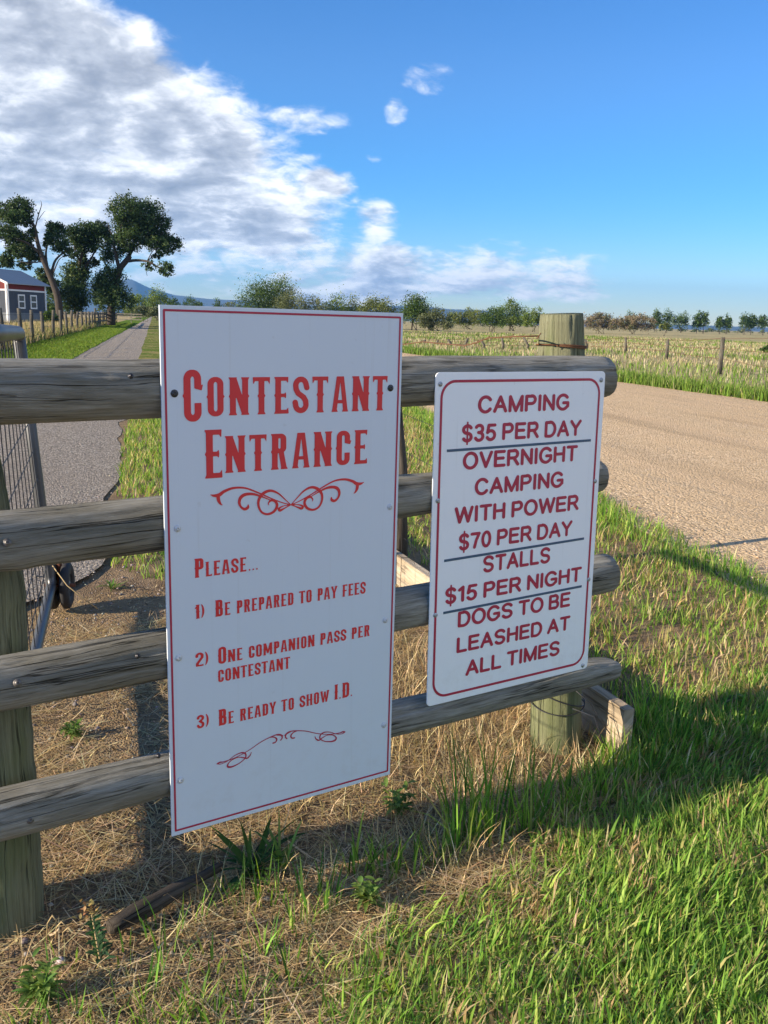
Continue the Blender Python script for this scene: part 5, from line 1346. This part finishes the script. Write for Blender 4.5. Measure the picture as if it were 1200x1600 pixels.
# barn
barn_c = P(14, 507, 78); barn_c.z = 0
q = Vector((.20, .98, 0)).normalized(); gq = Vector((-q.y, q.x, 0))
barn = thing('barn', 'small red and grey wooden barn with metal roof behind the post fence', 'barn', barn_c)
LQ, WG_, EH, RH = 5.7, 5.2, 3.62, 4.72
def board_mat(name, c0, c1, vert=True):
    m_, t, b = mat(name)
    oc = t.node('ShaderNodeTexCoord').outputs['Object']
    hx = t.math('ADD', t.vmath('DOT_PRODUCT', oc, tuple(q)), t.vmath('DOT_PRODUCT', oc, tuple(gq)))
    z_ = t.sep(oc)[2]
    pl_ = t.math('FLOOR', t.math('MULTIPLY', hx, 5.0))
    n1 = t.noise(t.comb(t.math('MULTIPLY', pl_, 3.7), t.math('MULTIPLY', z_, 0.9), 0.0), 1.0, 3, .6)
    n2 = t.noise(t.comb(t.math('MULTIPLY', hx, 30), z_, 0.0), 1.0, 4, .6)
    c = t.mix(t.math('ADD', t.math('MULTIPLY', n1, .6), t.math('MULTIPLY', n2, .4)), c0, c1)
    fr = t.math('FRACT', t.math('MULTIPLY', hx, 5.0)); ln = t.math('LESS_THAN', fr, 0.09)
    c = t.mix(t.math('MULTIPLY', ln, .7), c, tuple(x * .3 for x in c0))
    t.l.new(c, b.inputs['Base Color']); b.inputs['Roughness'].default_value = .85
    return m_
M_bred = board_mat('red boards', (0.12, 0.016, 0.016), (0.24, 0.035, 0.03))
M_bgrey = board_mat('grey boards', (0.03, 0.038, 0.055), (0.085, 0.10, 0.13))
M_tin = board_mat('corrugated tin', (0.12, 0.135, 0.15), (0.22, 0.235, 0.25))
M_white = simple('white trim', (0.72, 0.72, 0.72), .6, 0, .06, 3)
M_roof = board_mat('metal roof', (0.25, 0.27, 0.29), (0.40, 0.42, 0.44))
M_glass = simple('dark window glass', (0.03, 0.035, 0.045), .15, 0, .1, 2)
Zv = Vector((0, 0, 1))
def bq(a, b, z): return barn_c + q * a + gq * b + Zv * z
def slab(name, z0, z1, m_):
    b = MB()
    for (c, ax, ay) in ((bq(LQ / 2, 0.05, 0), q * (LQ / 2), gq * .05), (bq(LQ / 2, WG_ - .05, 0), q * (LQ / 2), gq * .05), (bq(0.05, WG_ / 2, 0), gq * (WG_ / 2 - .1), q * .05), (bq(LQ - .05, WG_ / 2, 0), gq * (WG_ / 2 - .1), q * .05)):
        b.box(c + Zv * (z0 + z1) / 2, ax, ay, Zv * (z1 - z0) / 2)
    return b.build(name, m_, barn)
slab('tin_skirt', 0, 1.1, M_tin); wl = slab('wall', 1.1, 2.92, M_bgrey); slab('upper_wall', 3.02, EH, M_bred)
for a0 in (0.0, LQ):
    b = MB()
    a1 = a0 + (.1 if a0 == 0 else -.1)
    V = [bq(a0, 0, EH), bq(a0, WG_, EH), bq(a0, WG_ / 2, RH), bq(a1, 0, EH), bq(a1, WG_, EH), bq(a1, WG_ / 2, RH)]
    b.add(V, [(0, 1, 2), (5, 4, 3), (0, 3, 4, 1), (1, 4, 5, 2), (2, 5, 3, 0)])
    b.build('gable', M_bred, barn)
b = MB()
for s_ in (0, 1):
    e0 = bq(-.35, -.35 if s_ == 0 else WG_ + .35, EH - .19 + .02); e1 = bq(LQ + .35, -.35 if s_ == 0 else WG_ + .35, EH - .19 + .02)
    r0 = bq(-.35, WG_ / 2, RH + .02); r1 = bq(LQ + .35, WG_ / 2, RH + .02); up_ = Zv * .06
    b.add([e0, e1, r1, r0, e0 + up_, e1 + up_, r1 + up_, r0 + up_], [(0, 3, 2, 1), (4, 5, 6, 7), (0, 1, 5, 4), (1, 2, 6, 5), (2, 3, 7, 6), (3, 0, 4, 7)])
b.build('roof', M_roof, barn)
b = MB()
b.box(bq(LQ / 2, -.012, 2.97), q * (LQ / 2), gq * .03, Zv * .07); b.box(bq(-.012, WG_ / 2, 2.97), gq * (WG_ / 2), q * .03, Zv * .07)
b.box(bq(.06, -.02, 1.78), q * .07, gq * .03, Zv * 1.74); b.box(bq(-.02, .10, 1.78), gq * .07, q * .03, Zv * 1.74); b.box(bq(LQ - .06, -.02, 1.78), q * .09, gq * .03, Zv * 1.74)
sl = (bq(0, WG_ / 2, RH) - bq(0, 0, EH)); sl = sl * 0.5
b.box(bq(-.37, -.17 + WG_ / 4 - .0, (EH + RH) / 2 - .085), sl * 1.12, q * .03, Zv * .10)
sl2 = (bq(0, WG_ / 2, RH) - bq(0, WG_, EH)) * .5
b.box(bq(-.37, WG_ * .75 + .17, (EH + RH) / 2 - .085), sl2 * 1.12, q * .03, Zv * .10)
b.build('trim', M_white, barn)
for a0 in (1.95, 3.75):
    b = MB(); zc = 2.05
    for dx_, dz_, hx_, hz_ in ((-.43, 0, .06, .60), (.43, 0, .06, .60), (0, .54, .37, .06), (0, -.54, .37, .06), (0, 0, .37, .05)):
        b.box(bq(a0 + dx_, -.02, zc + dz_), q * hx_, gq * .035, Zv * hz_)
    wn = b.build('window', M_white, barn)
    b = MB(); b.box(bq(a0, -.008, zc), q * .38, gq * .012, Zv * .50); b.build('pane', M_glass, barn).parent = wn

# ---------------------------------------------------------------- air
def haze_box(x0, x1, y0, y1, z0, z1, density):
    m_ = bpy.data.materials.new('haze air'); m_.use_nodes = True; nt = m_.node_tree
    for n_ in list(nt.nodes): nt.nodes.remove(n_)
    v_ = nt.nodes.new('ShaderNodeVolumePrincipled'); v_.inputs['Color'].default_value = (0.20, 0.50, 1.0, 1); v_.inputs['Density'].default_value = density; v_.inputs['Anisotropy'].default_value = 0.2
    o_ = nt.nodes.new('ShaderNodeOutputMaterial'); nt.links.new(v_.outputs[0], o_.inputs['Volume'])
    V = [(x, y, z) for z in (z0, z1) for y in (y0, y1) for x in (x0, x1)]
    F = [(0, 2, 3, 1), (4, 5, 7, 6), (0, 1, 5, 4), (2, 6, 7, 3), (0, 4, 6, 2), (1, 3, 7, 5)]
    return stuff(mk('haze', V, F, m_))
HAZE = 1
if HAZE: haze_box(-16500, 16500, -9600, 9600, -25, 420, 1.05e-4)
